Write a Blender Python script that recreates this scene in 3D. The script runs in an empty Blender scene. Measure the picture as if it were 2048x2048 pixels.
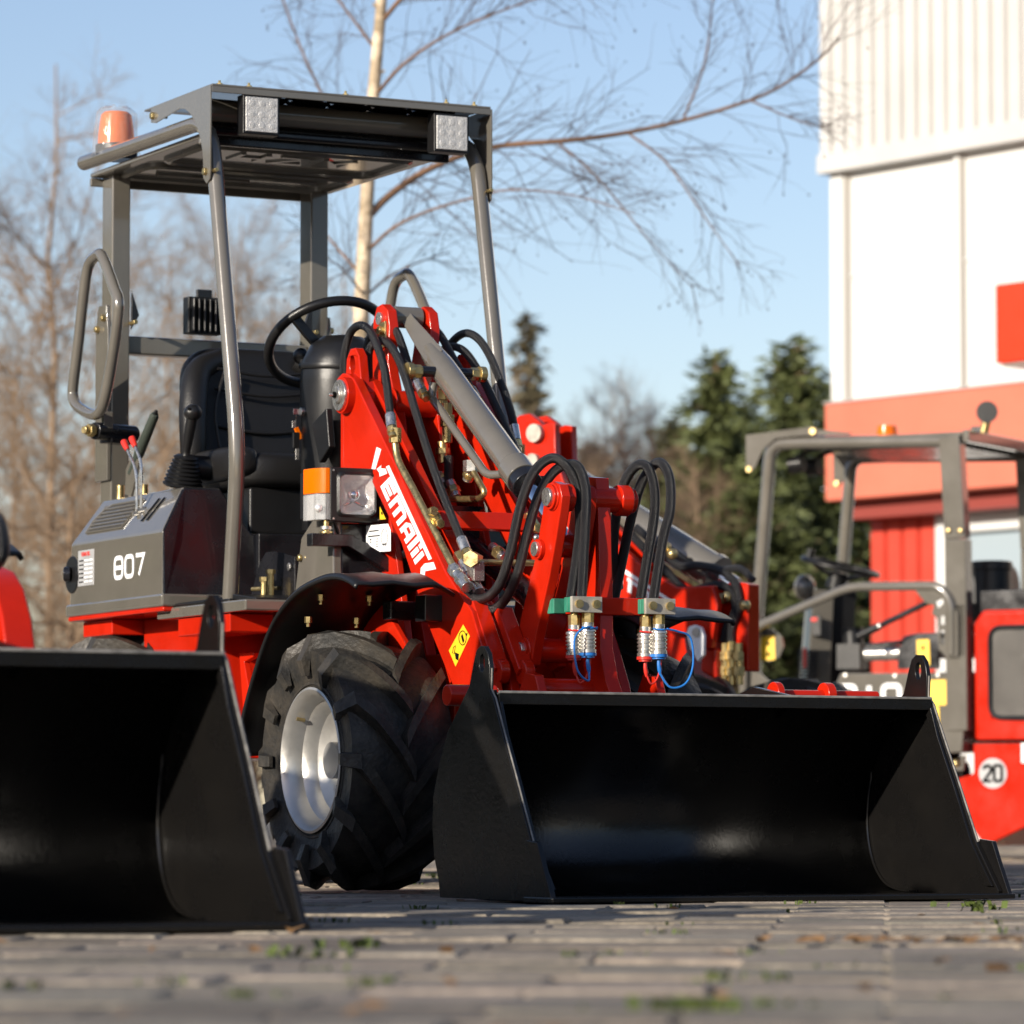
import bpy, bmesh, math, random
from mathutils import Vector, Matrix, Quaternion
R = math.radians
random.seed(7)
scene = bpy.context.scene
COL = scene.collection

# ------------------------------------------------------------------ camera, sky, sun, exposure
FPX, HOR, CAMH = 8533.0, 1637.7, 0.19          # focal length and horizon measured on the 2048 px photograph
PITCH = math.atan((HOR - 1024) / FPX)
cam = bpy.data.cameras.new("camera")
cam.sensor_width = 36.0
cam.lens = FPX / 2048 * 36
cam.clip_start, cam.clip_end = 0.1, 2000
cam.dof.use_dof = True
cam.dof.focus_distance = 10.6
cam.dof.aperture_fstop = 5.8
camo = bpy.data.objects.new("camera", cam)
COL.objects.link(camo)
camo.location = (0, 0, CAMH)
camo.rotation_euler = (R(90) + PITCH, 0, 0)
scene.camera = camo

SUN_EL = R(17)
SUN_XY = Vector((-0.682, -0.731, 0)).normalized()
world = bpy.data.worlds.new("World")
scene.world = world
world.use_nodes = True
wn = world.node_tree
wn.nodes.clear()
sky = wn.nodes.new("ShaderNodeTexSky")
sky.sky_type = 'NISHITA'
sky.sun_disc = False
sky.sun_elevation = SUN_EL
sky.sun_rotation = math.atan2(SUN_XY.x, SUN_XY.y) % (2 * math.pi)
sky.air_density, sky.dust_density, sky.ozone_density = 1.0, 0.6, 2.0
bg = wn.nodes.new("ShaderNodeBackground")
bg.inputs[1].default_value = 0.115
wo = wn.nodes.new("ShaderNodeOutputWorld")
hue = wn.nodes.new("ShaderNodeMix"); hue.data_type = 'RGBA'; hue.blend_type = 'MULTIPLY'; hue.inputs["Factor"].default_value = 1.0
hue.inputs["B"].default_value = (1.04, .945, .985, 1)
wn.links.new(sky.outputs[0], hue.inputs["A"])
wn.links.new(hue.outputs["Result"], bg.inputs[0])
wn.links.new(bg.outputs[0], wo.inputs[0])

sun = bpy.data.lights.new("sun", 'SUN')
sun.energy = 5.0
sun.angle = R(0.5)
sun.color = (1.0, 0.91, 0.78)
suno = bpy.data.objects.new("sun", sun)
COL.objects.link(suno)
sd = Vector((SUN_XY.x * math.cos(SUN_EL), SUN_XY.y * math.cos(SUN_EL), math.sin(SUN_EL)))
suno.rotation_euler = (-sd).to_track_quat('-Z', 'Y').to_euler()
scene.view_settings.view_transform = 'Standard'
scene.view_settings.look = 'None'
scene.view_settings.exposure = 0.5
scene.view_settings.gamma = 1.0
scene.cycles.max_bounces = 6
scene.cycles.use_denoising = True

# ------------------------------------------------------------------ measuring: a picture point on a known plane of a machine -> metres
CR = dict(z1=(100,100,.46584), z2=(100,500,.41408), z3=(500,560,.31056), z4=(800,820,.33644), z5=(440,1100,.36223),
          z6=(840,1250,.62526), z7=(1400,780,.47612), z8=(0,1000,.49167), zA=(0,300,.36232), zE=(1000,780,.3313),
          zF=(1500,1080,.24838), zG=(640,620,.14493), zH=(730,880,.15525), zI=(1750,1480,.15424), zJ=(1040,1150,.19669),
          zB=(900,0,.41408), zC=(1600,0,.59525), d=(0,0,1.06), t=(0,0,1.0))
class Frame:
    """A machine's own axes: local x = ang from world X, local y = x turned 90 degrees left, z up."""
    def __init__(s, o, ang):
        s.o = Vector((o[0], o[1], 0)); s.a = ang
        s.X = Vector((math.cos(ang), math.sin(ang), 0)); s.Y = Vector((-math.sin(ang), math.cos(ang), 0))
    def at(s, c, px, py, x=None, y=None, z=None):
        a, b, k = CR[c]
        X = (a + px * k - 1024) / FPX; Yp = (1024 - (b + py * k)) / FPX
        d = Vector((X, math.cos(PITCH) - Yp * math.sin(PITCH), math.sin(PITCH) + Yp * math.cos(PITCH)))
        r = Vector((0, 0, CAMH)) - s.o
        if x is not None: t = (x - r.dot(s.X)) / d.dot(s.X)
        elif y is not None: t = (y - r.dot(s.Y)) / d.dot(s.Y)
        else: t = (z - r.z) / d.z
        p = r + d * t
        return (p.dot(s.X), p.dot(s.Y), p.z)

# ------------------------------------------------------------------ materials
def mat(name, col, rough=0.5, metal=0.0, coat=0.0, vary=0.0, vscale=8.0, bump=0.0, bscale=60.0, trans=0.0, alpha=1.0, emis=None, rvar=0.12, dirt=None, spec=0.5):
    m = bpy.data.materials.new(name)
    m.use_nodes = True
    nt = m.node_tree
    b = nt.nodes["Principled BSDF"]
    b.inputs["Base Color"].default_value = (*col, 1)
    b.inputs["Roughness"].default_value = rough
    b.inputs["Metallic"].default_value = metal
    b.inputs["Coat Weight"].default_value = coat
    b.inputs["Coat Roughness"].default_value = 0.04
    b.inputs["Transmission Weight"].default_value = trans
    b.inputs["Specular IOR Level"].default_value = spec
    tc = nt.nodes.new("ShaderNodeTexCoord")
    if vary or rvar:
        n = nt.nodes.new("ShaderNodeTexNoise")
        n.inputs["Scale"].default_value = vscale
        n.inputs["Detail"].default_value = 6
        n.inputs["Roughness"].default_value = 0.65
        nt.links.new(tc.outputs["Object"], n.inputs["Vector"])
        if vary:
            mx = nt.nodes.new("ShaderNodeMix"); mx.data_type = 'RGBA'
            d = dirt or tuple(c * (1 - vary) for c in col)
            mx.inputs["A"].default_value = (*d, 1)
            mx.inputs["B"].default_value = (*tuple(min(1, c * (1 + vary * .5)) for c in col), 1)
            cr = nt.nodes.new("ShaderNodeMapRange")
            cr.inputs[1].default_value, cr.inputs[2].default_value = .32, .62
            nt.links.new(n.outputs[0], cr.inputs[0])
            nt.links.new(cr.outputs[0], mx.inputs["Factor"])
            nt.links.new(mx.outputs["Result"], b.inputs["Base Color"])
        if rvar:
            mr = nt.nodes.new("ShaderNodeMapRange")
            mr.inputs[1].default_value, mr.inputs[2].default_value = .3, .7
            mr.inputs[3].default_value, mr.inputs[4].default_value = max(.02, rough - rvar), min(1, rough + rvar)
            nt.links.new(n.outputs[0], mr.inputs[0])
            nt.links.new(mr.outputs[0], b.inputs["Roughness"])
    if bump:
        n2 = nt.nodes.new("ShaderNodeTexNoise")
        n2.inputs["Scale"].default_value = bscale
        n2.inputs["Detail"].default_value = 4
        nt.links.new(tc.outputs["Object"], n2.inputs["Vector"])
        bp = nt.nodes.new("ShaderNodeBump")
        bp.inputs["Strength"].default_value = bump
        bp.inputs["Distance"].default_value = 0.01
        nt.links.new(n2.outputs[0], bp.inputs["Height"])
        nt.links.new(bp.outputs[0], b.inputs["Normal"])
    return m

M = {}
M['red'] = mat('red_paint', (.45, .0145, .0035), .17, vary=.14, vscale=7, bump=.035, bscale=260, rvar=.07, spec=.33)
M['grey'] = mat('warm_grey_paint', (.122, .112, .095), .15, coat=.9, vary=.1, vscale=6, bump=.015, bscale=220, rvar=.05)
M['black_paint'] = mat('black_paint', (.010, .010, .012), .25, coat=.15, vary=.3, vscale=9, rvar=.1, bump=.03, bscale=150)
M['bucket'] = mat('bucket_black_steel', (.0045, .0042, .0041), .25, vary=.35, vscale=7, bump=.05, bscale=90, rvar=.08, dirt=(.0085, .0078, .0072), spec=.5)
M['lit_edge'] = mat('sunlit_steel_edge', (.26, .245, .22), .4, metal=.3, vary=.5, vscale=25)  # steel edge colour, lightened to carry the sunlit line on the buckets
M['plastic'] = mat('black_plastic', (.009, .009, .0095), .34, spec=.4, bump=.10, bscale=400, rvar=.06)
M['seat'] = mat('black_vinyl', (.010, .0095, .0095), .4, spec=.4, bump=.2, bscale=300, rvar=.06)
M['rubber'] = mat('tyre_rubber', (.013, .0125, .0115), .5, vary=.45, vscale=13, bump=.3, bscale=80, dirt=(.055, .047, .037), rvar=.12, spec=.3)
M['hose'] = mat('braided_hose', (.007, .007, .008), .36, bump=.55, bscale=750)
M['rim'] = mat('silver_rim', (.46, .45, .425), .38, metal=.7, vary=.12, vscale=10, bump=.03, rvar=.08)
M['chrome'] = mat('chrome_rod', (.75, .78, .82), .1, metal=1, rvar=.03)
M['steel'] = mat('zinc_steel', (.62, .60, .56), .3, metal=.9, vary=.2, vscale=60)
M['brass'] = mat('yellow_zinc', (.55, .42, .19), .32, metal=.9, vary=.3, vscale=40)
M['white'] = mat('white_decal', (.78, .78, .78), .45, rvar=.05)
M['yellow'] = mat('yellow_decal', (.83, .52, .02), .45, rvar=.05)
M['ink'] = mat('decal_ink', (.006, .006, .007), .6, rvar=0, spec=.05)
M['disc'] = mat('matt_white_disc', (.42, .42, .42), .7, rvar=0, spec=.1)
M['redink'] = mat('decal_red_ink', (.6, .03, .02), .5, rvar=0)
M['plate_alu'] = mat('type_plate', (.5, .5, .5), .4, metal=.4, vary=.1, vscale=30)
M['amber'] = mat('amber_plastic', (1.0, .20, .0), .2, spec=.3, trans=.35, rvar=.05)
M['clear'] = mat('clear_plastic', (.7, .7, .7), .1, rvar=.04)
M['glass'] = mat('lamp_glass', (.3, .3, .3), .05, rvar=0, bump=.3, bscale=300)
M['wrap'] = mat('clear_film', (.45, .45, .45), .08, rvar=.05, bump=.5, bscale=30)
def see_through(m, f):
    nt = m.node_tree; b = nt.nodes["Principled BSDF"]; out = [n for n in nt.nodes if n.type == 'OUTPUT_MATERIAL'][0]
    t = nt.nodes.new("ShaderNodeBsdfTransparent"); mx = nt.nodes.new("ShaderNodeMixShader"); mx.inputs[0].default_value = f
    nt.links.new(b.outputs[0], mx.inputs[1]); nt.links.new(t.outputs[0], mx.inputs[2]); nt.links.new(mx.outputs[0], out.inputs[0])
see_through(M['wrap'], .78); see_through(M['glass'], .88); see_through(M['clear'], .72)

M['reflector'] = mat('reflector', (.9, .89, .87), .16, metal=.55, rvar=.05, bump=.4, bscale=45)
M['led'] = mat('led_lens', (.60, .595, .58), .3, metal=.2, bump=.5, bscale=300, vary=.12, vscale=220)
M['green'] = mat('green_clamp', (.025, .19, .12), .5, vary=.2, vscale=30)
M['clampgrey'] = mat('clamp_steel', (.42, .39, .33), .5, metal=.4, vary=.2, vscale=30)
M['capred'] = mat('red_cap', (.6, .03, .02), .35, rvar=.05)
M['capblue'] = mat('blue_cap', (.02, .16, .5), .35, rvar=.05)
M['handle_green'] = mat('green_grip', (.035, .045, .035), .55, bump=.3, bscale=200)
M['weld'] = mat('mesh_grille', (.16, .15, .14), .5, metal=.5)
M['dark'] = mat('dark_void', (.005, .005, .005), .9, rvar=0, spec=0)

# ------------------------------------------------------------------ mesh builder
def spline(pts, n=8, closed=False):
    P = [Vector(p) for p in pts]
    if len(P) < 3: return P
    out = []
    m = len(P)
    for i in range(m if closed else m - 1):
        if closed: p0, p1, p2, p3 = P[i-1], P[i], P[(i+1) % m], P[(i+2) % m]
        else:
            p1, p2 = P[i], P[i+1]
            p0 = P[i-1] if i else p1 * 2 - p2
            p3 = P[i+2] if i + 2 < m else p2 * 2 - p1
        for k in range(n):
            t = k / n
            out.append(.5 * ((2*p1) + (p2-p0)*t + (2*p0-5*p1+4*p2-p3)*t*t + (3*p1-p0-3*p2+p3)*t**3))
    if not closed: out.append(P[-1])
    return out

def rounded(pts, r, n=5, closed=False):
    """Straight runs with rounded corners of radius about r."""
    P = [Vector(p) for p in pts]; out = []; m = len(P)
    for i in range(m):
        if not closed and i in (0, m - 1): out.append(P[i]); continue
        a, b, c = P[i-1], P[i], P[(i+1) % m]
        da, dc = (a - b), (c - b)
        t = min(r, da.length * .49, dc.length * .49)
        p, q = b + da.normalized() * t, b + dc.normalized() * t
        for k in range(n + 1):
            s = k / n
            out.append(p * (1-s)**2 + b * 2*s*(1-s) + q * s*s)
    return out

class MB:
    def __init__(s, flip=False):
        s.v = []; s.f = []; s.mi = []; s.mats = []; s.sm = []
    def m(s, name):
        mt = M[name] if isinstance(name, str) else name
        if mt not in s.mats: s.mats.append(mt)
        return s.mats.index(mt)
    def add(s, vs, fs, mt, smooth=False):
        o = len(s.v); k = s.m(mt)
        s.v += [tuple(v) for v in vs]
        for f in fs:
            s.f.append(tuple(i + o for i in f)); s.mi.append(k); s.sm.append(smooth)
        return s
    def box(s, c, size, mt, rot=None):
        hx, hy, hz = (q / 2 for q in size)
        vs = [Vector((x, y, z)) for x in (-hx, hx) for y in (-hy, hy) for z in (-hz, hz)]
        if rot is not None: vs = [rot @ v for v in vs]
        c = Vector(c)
        return s.add([v + c for v in vs], [(0,1,3,2),(4,6,7,5),(0,4,5,1),(2,3,7,6),(0,2,6,4),(1,5,7,3)], mt)
    def span(s, a, b, mt):
        c = [(p + q) / 2 for p, q in zip(a, b)]
        return s.box(c, [abs(q - p) for p, q in zip(a, b)], mt)
    def hexa(s, bot, top, mt):
        n = len(bot)
        return s.add(list(bot) + list(top), [tuple(range(n))[::-1], tuple(range(n, 2*n))] + [(i, (i+1) % n, n+(i+1) % n, n+i) for i in range(n)], mt)
    def tube(s, pts, r, mt, seg=12, closed=False, caps=True, square=None):
        P = [Vector(p) for p in pts]; n = len(P)
        T = []
        for i in range(n):
            a = P[i-1] if (i or closed) else P[i]
            b = P[(i+1) % n] if (i < n-1 or closed) else P[i]
            T.append((b - a).normalized())
        up = Vector((0, 0, 1)) if abs(T[0].z) < .9 else Vector((0, 1, 0))
        N = (up - T[0] * up.dot(T[0])).normalized()
        vs = []; 
        for i in range(n):
            if i:
                q = T[i-1].rotation_difference(T[i]); N = (q @ N); N = (N - T[i]*N.dot(T[i])).normalized()
            B = T[i].cross(N)
            rr = r[i] if isinstance(r, (list, tuple)) else r
            if square:
                for (a, b) in ((1,1),(-1,1),(-1,-1),(1,-1)):
                    vs.append(P[i] + N * a * square[0]/2 + B * b * square[1]/2)
            else:
                for k in range(seg):
                    an = 2*math.pi*k/seg
                    vs.append(P[i] + (N*math.cos(an) + B*math.sin(an)) * rr)
        sg = 4 if square else seg
        fs = []
        for i in range(n if closed else n-1):
            j = (i+1) % n
            for k in range(sg):
                l = (k+1) % sg
                fs.append((i*sg+k, i*sg+l, j*sg+l, j*sg+k))
        s.add(vs, fs, mt, not square)
        if caps and not closed:
            s.add(vs[:sg], [tuple(range(sg))], mt); s.add(vs[-sg:], [tuple(range(sg))], mt)
        return s
    def cyl(s, a, b, r, mt, seg=20, r2=None):
        a, b = Vector(a), Vector(b)
        return s.tube([a, b], [r, r if r2 is None else r2], mt, seg)
    def nut(s, a, b, r, mt): 
        return s.cyl(a, b, r, mt, 6)
    def lathe(s, prof, c, axis, mt, seg=32, cap=False):
        """prof = [(distance along axis, radius)...]"""
        ax = Vector(axis).normalized(); c = Vector(c)
        h = Vector((0,0,1)) if abs(ax.z) < .9 else Vector((1,0,0))
        n = (h - ax*h.dot(ax)).normalized(); b = ax.cross(n)
        vs = []
        for (d, r) in prof:
            for k in range(seg):
                an = 2*math.pi*k/seg
                vs.append(c + ax*d + (n*math.cos(an)+b*math.sin(an))*r)
        fs = [(i*seg+k, i*seg+(k+1) % seg, (i+1)*seg+(k+1) % seg, (i+1)*seg+k) for i in range(len(prof)-1) for k in range(seg)]
        s.add(vs, fs, mt, True)
        if cap:
            s.add(vs[:seg], [tuple(range(seg))], mt); s.add(vs[-seg:], [tuple(range(seg))], mt)
        return s
    def ball(s, c, r, mt, seg=20, sc=(1,1,1)):
        n = seg // 2; vs = []; c = Vector(c)
        for i in range(n+1):
            th = math.pi*i/n
            for k in range(seg):
                ph = 2*math.pi*k/seg
                vs.append(c + Vector((math.sin(th)*math.cos(ph)*r*sc[0], math.sin(th)*math.sin(ph)*r*sc[1], math.cos(th)*r*sc[2])))
        return s.add(vs, [(i*seg+k, i*seg+(k+1) % seg, (i+1)*seg+(k+1) % seg, (i+1)*seg+k) for i in range(n) for k in range(seg)], mt, True)
    def plate(s, outline, lo, hi, mt, plane='yz', holes=()):
        """Flat plate: 2D outline (and holes) in a plane, thickness lo..hi along the third axis."""
        cu = bpy.data.curves.new('tmp', 'CURVE'); cu.dimensions = '2D'; cu.fill_mode = 'BOTH'
        for ring in (outline, *holes):
            sp = cu.splines.new('POLY'); sp.points.add(len(ring)-1); sp.use_cyclic_u = True
            for p, q in zip(sp.points, ring): p.co = (q[0], q[1], 0, 1)
        cu.extrude = abs(hi-lo)/2
        ob = bpy.data.objects.new('tmp', cu); COL.objects.link(ob)
        bpy.context.view_layer.update()
        me = bpy.data.meshes.new_from_object(ob.evaluated_get(bpy.context.evaluated_depsgraph_get()))
        mid = (lo+hi)/2
        vs = []
        for v in me.vertices:
            x, y, z = v.co
            vs.append({'yz': (mid+z, x, y), 'xz': (x, mid+z, y), 'xy': (x, y, mid+z)}[plane])
        s.add(vs, [tuple(p.vertices) for p in me.polygons], mt)
        bpy.data.objects.remove(ob); bpy.data.curves.remove(cu); bpy.data.meshes.remove(me)
        return s
    def each(s, name, parent=None, bevel=0.0, bseg=2, gap=.0015):
        """Every separate piece becomes an object of its own."""
        par = list(range(len(s.v)))
        def find(i):
            while par[i] != i: par[i] = par[par[i]]; i = par[i]
            return i
        key = {}
        for i, v in enumerate(s.v):
            k = tuple(round(c, 4) for c in v)
            if k in key: par[find(i)] = find(key[k])
            else: key[k] = i
        for f in s.f:
            for i in f[1:]: par[find(i)] = find(f[0])
        bb = {}
        for i, v in enumerate(s.v):
            r = find(i)
            if r not in bb: bb[r] = [list(v), list(v)]
            for k in range(3): bb[r][0][k] = min(bb[r][0][k], v[k]); bb[r][1][k] = max(bb[r][1][k], v[k])
        ch = True; cl = {r: r for r in bb}
        rs = list(bb)
        def fc(i):
            while cl[i] != i: i = cl[i]
            return i
        for i, a in enumerate(rs):
            for b in rs[i+1:]:
                if all(bb[a][0][k] - gap <= bb[b][1][k] and bb[b][0][k] - gap <= bb[a][1][k] for k in range(3)): cl[fc(b)] = fc(a)
        out = {}
        for f, mi, sm in zip(s.f, s.mi, s.sm):
            r = fc(find(f[0])); q = out.setdefault(r, MB()); q.mats = s.mats
            mp = q.__dict__.setdefault('mp', {})
            nf = []
            for i in f:
                if i not in mp: mp[i] = len(q.v); q.v.append(s.v[i])
                nf.append(mp[i])
            q.f.append(tuple(nf)); q.mi.append(mi); q.sm.append(sm)
        return [q.build(name, parent, bevel, bseg) for q in out.values()]
    def build(s, name, parent=None, bevel=0.0, bseg=2, loc=None, sharp=35, clean=True, limit=40):
        me = bpy.data.meshes.new(name)
        me.from_pydata(s.v, [], s.f)
        for mt in s.mats: me.materials.append(mt)
        me.polygons.foreach_set('material_index', s.mi)
        if clean:
            bm = bmesh.new(); bm.from_mesh(me)
            bmesh.ops.remove_doubles(bm, verts=bm.verts, dist=2e-5)
            bmesh.ops.recalc_face_normals(bm, faces=bm.faces)
            bm.to_mesh(me); bm.free()
        me.shade_smooth()
        me.set_sharp_from_angle(angle=R(sharp))
        o = bpy.data.objects.new(name, me); COL.objects.link(o)
        if parent: o.parent = parent
        if loc is not None: o.location = loc
        if bevel:
            b = o.modifiers.new('bevel', 'BEVEL'); b.width = bevel; b.segments = bseg; b.limit_method = 'ANGLE'; b.angle_limit = R(limit)
            b.use_clamp_overlap = True; b.harden_normals = True
        return o

def text_mesh(txt, size, depth=.001, bold=0.0, sx=1.0, shear=0.0):
    cu = bpy.data.curves.new('tmp', 'FONT'); cu.body = txt; cu.size = size; cu.extrude = depth; cu.offset = bold; cu.shear = shear
    cu.align_x = 'CENTER'; cu.align_y = 'CENTER'
    ob = bpy.data.objects.new('tmp', cu); COL.objects.link(ob)
    bpy.context.view_layer.update()
    me = bpy.data.meshes.new_from_object(ob.evaluated_get(bpy.context.evaluated_depsgraph_get()))
    r = [(v.co.x*sx, v.co.y, v.co.z) for v in me.vertices], [tuple(p.vertices) for p in me.polygons]
    bpy.data.objects.remove(ob); bpy.data.curves.remove(cu); bpy.data.meshes.remove(me)
    return r
def put_text(mb, txt, c, ex, ey, size, mt, **k):
    vs, fs = text_mesh(txt, size, **k)
    ex, ey, c = Vector(ex).normalized(), Vector(ey).normalized(), Vector(c); n = ex.cross(ey)
    mb.add([c + ex*x + ey*y + n*z for x, y, z in vs], fs, mt)

def tag(o, label=None, cat=None, group=None, kind=None):
    if label: o['label'] = label
    if cat: o['category'] = cat
    if group: o['group'] = group
    if kind: o['kind'] = kind
    return o
def root(name, loc, rz, label, cat, group=None):
    o = bpy.data.objects.new(name, None); COL.objects.link(o)
    o.empty_display_size = .2
    o.location = (loc[0], loc[1], loc[2] if len(loc) > 2 else 0); o.rotation_euler = (0, 0, rz)
    return tag(o, label, cat, group)

DIG = {'2': [[(0,1.5),(.12,1.85),(.5,2),(.88,1.85),(1,1.5),(.85,1.1),(0,0),(1,0)]], '8': [[(0,0),(1,0),(1,2),(0,2)], [(0,1),(1,1)]], '0': [[(0,0),(1,0),(1,2),(0,2)]], '7': [[(0,2),(1,2),(.38,0)]], '1': [[(.5,0),(.5,2)]]}
def digits(mb, txt, c, ex, w, h_, st, mt, gap=.28):
    """Squared digits: stroke rings flattened on the surface."""
    ex = Vector(ex); ez = Vector((0,0,1)); n = ex.cross(ez); c = Vector(c)
    tot = len(txt)*w + (len(txt)-1)*w*gap; x = -tot/2
    def ribbon(P, closed):
        P = [Vector((a, b, 0)) for a, b in P]; m = len(P); L, Rr = [], []
        for i in range(m):
            a = P[i-1] if (i or closed) else P[i]; b = P[(i+1) % m] if (i < m-1 or closed) else P[i]
            d1 = (P[i]-a).normalized() if (P[i]-a).length > 1e-9 else (b-P[i]).normalized(); d2 = (b-P[i]).normalized() if (b-P[i]).length > 1e-9 else d1
            nn = Vector((-(d1.y+d2.y), d1.x+d2.x, 0)).normalized(); k = 1/max(.5, nn.dot(Vector((-d1.y, d1.x, 0))))
            L.append(P[i] + nn*st/2*k); Rr.append(P[i] - nn*st/2*k)
        f = lambda q: c + ex*(q.x) + ez*q.y
        vs = [f(q) for q in L] + [f(q) for q in Rr] + [f(q) + n*.0008 for q in L] + [f(q) + n*.0008 for q in Rr]
        fs = []
        for i in range(m if closed else m-1):
            j = (i+1) % m; fs += [(i,j,m+j,m+i), (2*m+i,3*m+i,3*m+j,2*m+j), (i,2*m+i,2*m+j,j), (m+i,m+j,3*m+j,3*m+i)]
        mb.add(vs, fs, mt)
    for ch in txt:
        for st_ in DIG[ch]:
            cl = len(st_) == 4
            P = [(x + a*w, (b-1)*h_/2) for a, b in st_]
            if cl: P = [(q.x, q.y) for q in rounded([Vector((a,b,0)) for a,b in P], w*.3, 4, True)]
            ribbon(P, cl)
        x += w*(1+gap)

# ------------------------------------------------------------------ ground
def ground_mat(name, base, brick):
    m = bpy.data.materials.new(name); m.use_nodes = True; nt = m.node_tree; b = nt.nodes["Principled BSDF"]
    tc = nt.nodes.new("ShaderNodeTexCoord")
    n1 = nt.nodes.new("ShaderNodeTexNoise"); n1.inputs["Scale"].default_value = 1.3; n1.inputs["Detail"].default_value = 8; n1.inputs["Roughness"].default_value = .7
    n2 = nt.nodes.new("ShaderNodeTexNoise"); n2.inputs["Scale"].default_value = 26; n2.inputs["Detail"].default_value = 8; n2.inputs["Roughness"].default_value = .75
    nt.links.new(tc.outputs["Object"], n1.inputs["Vector"]); nt.links.new(tc.outputs["Object"], n2.inputs["Vector"])
    r1 = nt.nodes.new("ShaderNodeValToRGB"); r1.color_ramp.elements[0].position = .32; r1.color_ramp.elements[1].position = .68
    r1.color_ramp.elements[0].color = (*[c*.42 for c in base], 1); r1.color_ramp.elements[1].color = (*[min(1, c*1.25) for c in base], 1)
    nt.links.new(n1.outputs[0], r1.inputs[0])
    r2 = nt.nodes.new("ShaderNodeValToRGB"); r2.color_ramp.elements[0].position = .3; r2.color_ramp.elements[1].position = .7
    r2.color_ramp.elements[0].color = (.42,.42,.43,1); r2.color_ramp.elements[1].color = (1.4,1.38,1.33,1)
    nt.links.new(n2.outputs[0], r2.inputs[0])
    mu = nt.nodes.new("ShaderNodeMix"); mu.data_type = 'RGBA'; mu.blend_type = 'MULTIPLY'; mu.inputs["Factor"].default_value = 1
    nt.links.new(r1.outputs[0], mu.inputs["A"]); nt.links.new(r2.outputs[0], mu.inputs["B"])
    last = mu.outputs["Result"]
    if brick:
        at = nt.nodes.new("ShaderNodeAttribute"); at.attribute_name = "tint"
        m2 = nt.nodes.new("ShaderNodeMix"); m2.data_type = 'RGBA'; m2.blend_type = 'MULTIPLY'; m2.inputs["Factor"].default_value = 1
        nt.links.new(last, m2.inputs["A"]); nt.links.new(at.outputs["Color"], m2.inputs["B"]); last = m2.outputs["Result"]
    nt.links.new(last, b.inputs["Base Color"])
    b.inputs["Roughness"].default_value = .8
    bp = nt.nodes.new("ShaderNodeBump"); bp.inputs["Strength"].default_value = .6; bp.inputs["Distance"].default_value = .006
    n3 = nt.nodes.new("ShaderNodeTexNoise"); n3.inputs["Scale"].default_value = 90; n3.inputs["Detail"].default_value = 5
    nt.links.new(tc.outputs["Object"], n3.inputs["Vector"]); nt.links.new(n3.outputs[0], bp.inputs["Height"]); nt.links.new(bp.outputs[0], b.inputs["Normal"])
    return m
M['paver'] = ground_mat('concrete_paver', (.275, .236, .19), True)
M['joint'] = ground_mat('sandy_joint', (.17, .15, .115), False)
M['yard'] = ground_mat('far_yard', (.19, .165, .135), False)
mb = MB(); S_ = 700
mb.add([(-S_,-60,-.012),(S_,-60,-.012),(S_,1200,-.012),(-S_,1200,-.012)], [(0,1,2,3)], 'joint')
tag(mb.build('ground', clean=False), kind='structure')
# laid pavers as real blocks: slightly uneven, each with its own tint
rnd = random.Random(11)
def paving():
    PL, PW, G_ = .40, .20, .005
    a = R(-5); ca, sa = math.cos(a), math.sin(a)
    vs, fs, tint = [], [], []
    row = 0; y = .6
    while y < 30:
        x = -5.5 - y*.12 + (PL/2 if row % 2 else 0) + rnd.uniform(-.01,.01)
        x = math.floor(x/PL)*PL + (PL/2 if row % 2 else 0)
        lim = 2.6 + y*.16
        while x < lim + 1:
            cx, cy = x + PL/2, y + PW/2
            wx, wy = cx*ca - cy*sa, cx*sa + cy*ca
            if abs(wx) < lim and .8 < wy < 28:
                dz = rnd.gauss(0, .0018); tx, ty = rnd.gauss(0, .006), rnd.gauss(0, .006)
                t = max(.45, rnd.gauss(1, .10)); tc = (t*rnd.uniform(.97,1.05), t, t*rnd.uniform(.93,1.02), 1)
                hx, hy = (PL-G_)/2, (PW-G_)/2
                o = len(vs); c = .005
                for (ix, iy, zz) in ((hx,hy,-.03),(hx,hy,-c),(hx-c,hy-c,0)):
                    for (sx, sy) in ((-1,-1),(1,-1),(1,1),(-1,1)):
                        lx, ly = sx*ix + rnd.uniform(-.0012,.0012), sy*iy + rnd.uniform(-.0012,.0012)
                        px_, py_ = cx+lx, cy+ly
                        vs.append((px_*ca - py_*sa, px_*sa + py_*ca, zz + dz + lx*tx + ly*ty - .003))
                        tint.append(tc)
                for l in (0, 1):
                    for k in range(4):
                        k2 = (k+1) % 4; fs.append((o+l*4+k, o+l*4+k2, o+l*4+4+k2, o+l*4+4+k))
                fs.append((o+8, o+9, o+10, o+11))
            x += PL
        y += PW; row += 1
    me = bpy.data.meshes.new('paving'); me.from_pydata(vs, [], fs); me.materials.append(M['paver'])
    at = me.color_attributes.new('tint', 'FLOAT_COLOR', 'POINT')
    flat = [c for t in tint for c in t]; at.data.foreach_set('color', flat)
    o = bpy.data.objects.new('paving', me); COL.objects.link(o)
    tag(o, kind='structure')
paving()
mb = MB(); mb.add([(-S_,24.5,-.0075),(S_,24.5,-.0075),(S_,1200,-.0075),(-S_,1200,-.0075)], [(0,1,2,3)], 'yard')
tag(mb.build('yard_ground', clean=False), kind='structure')
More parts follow.
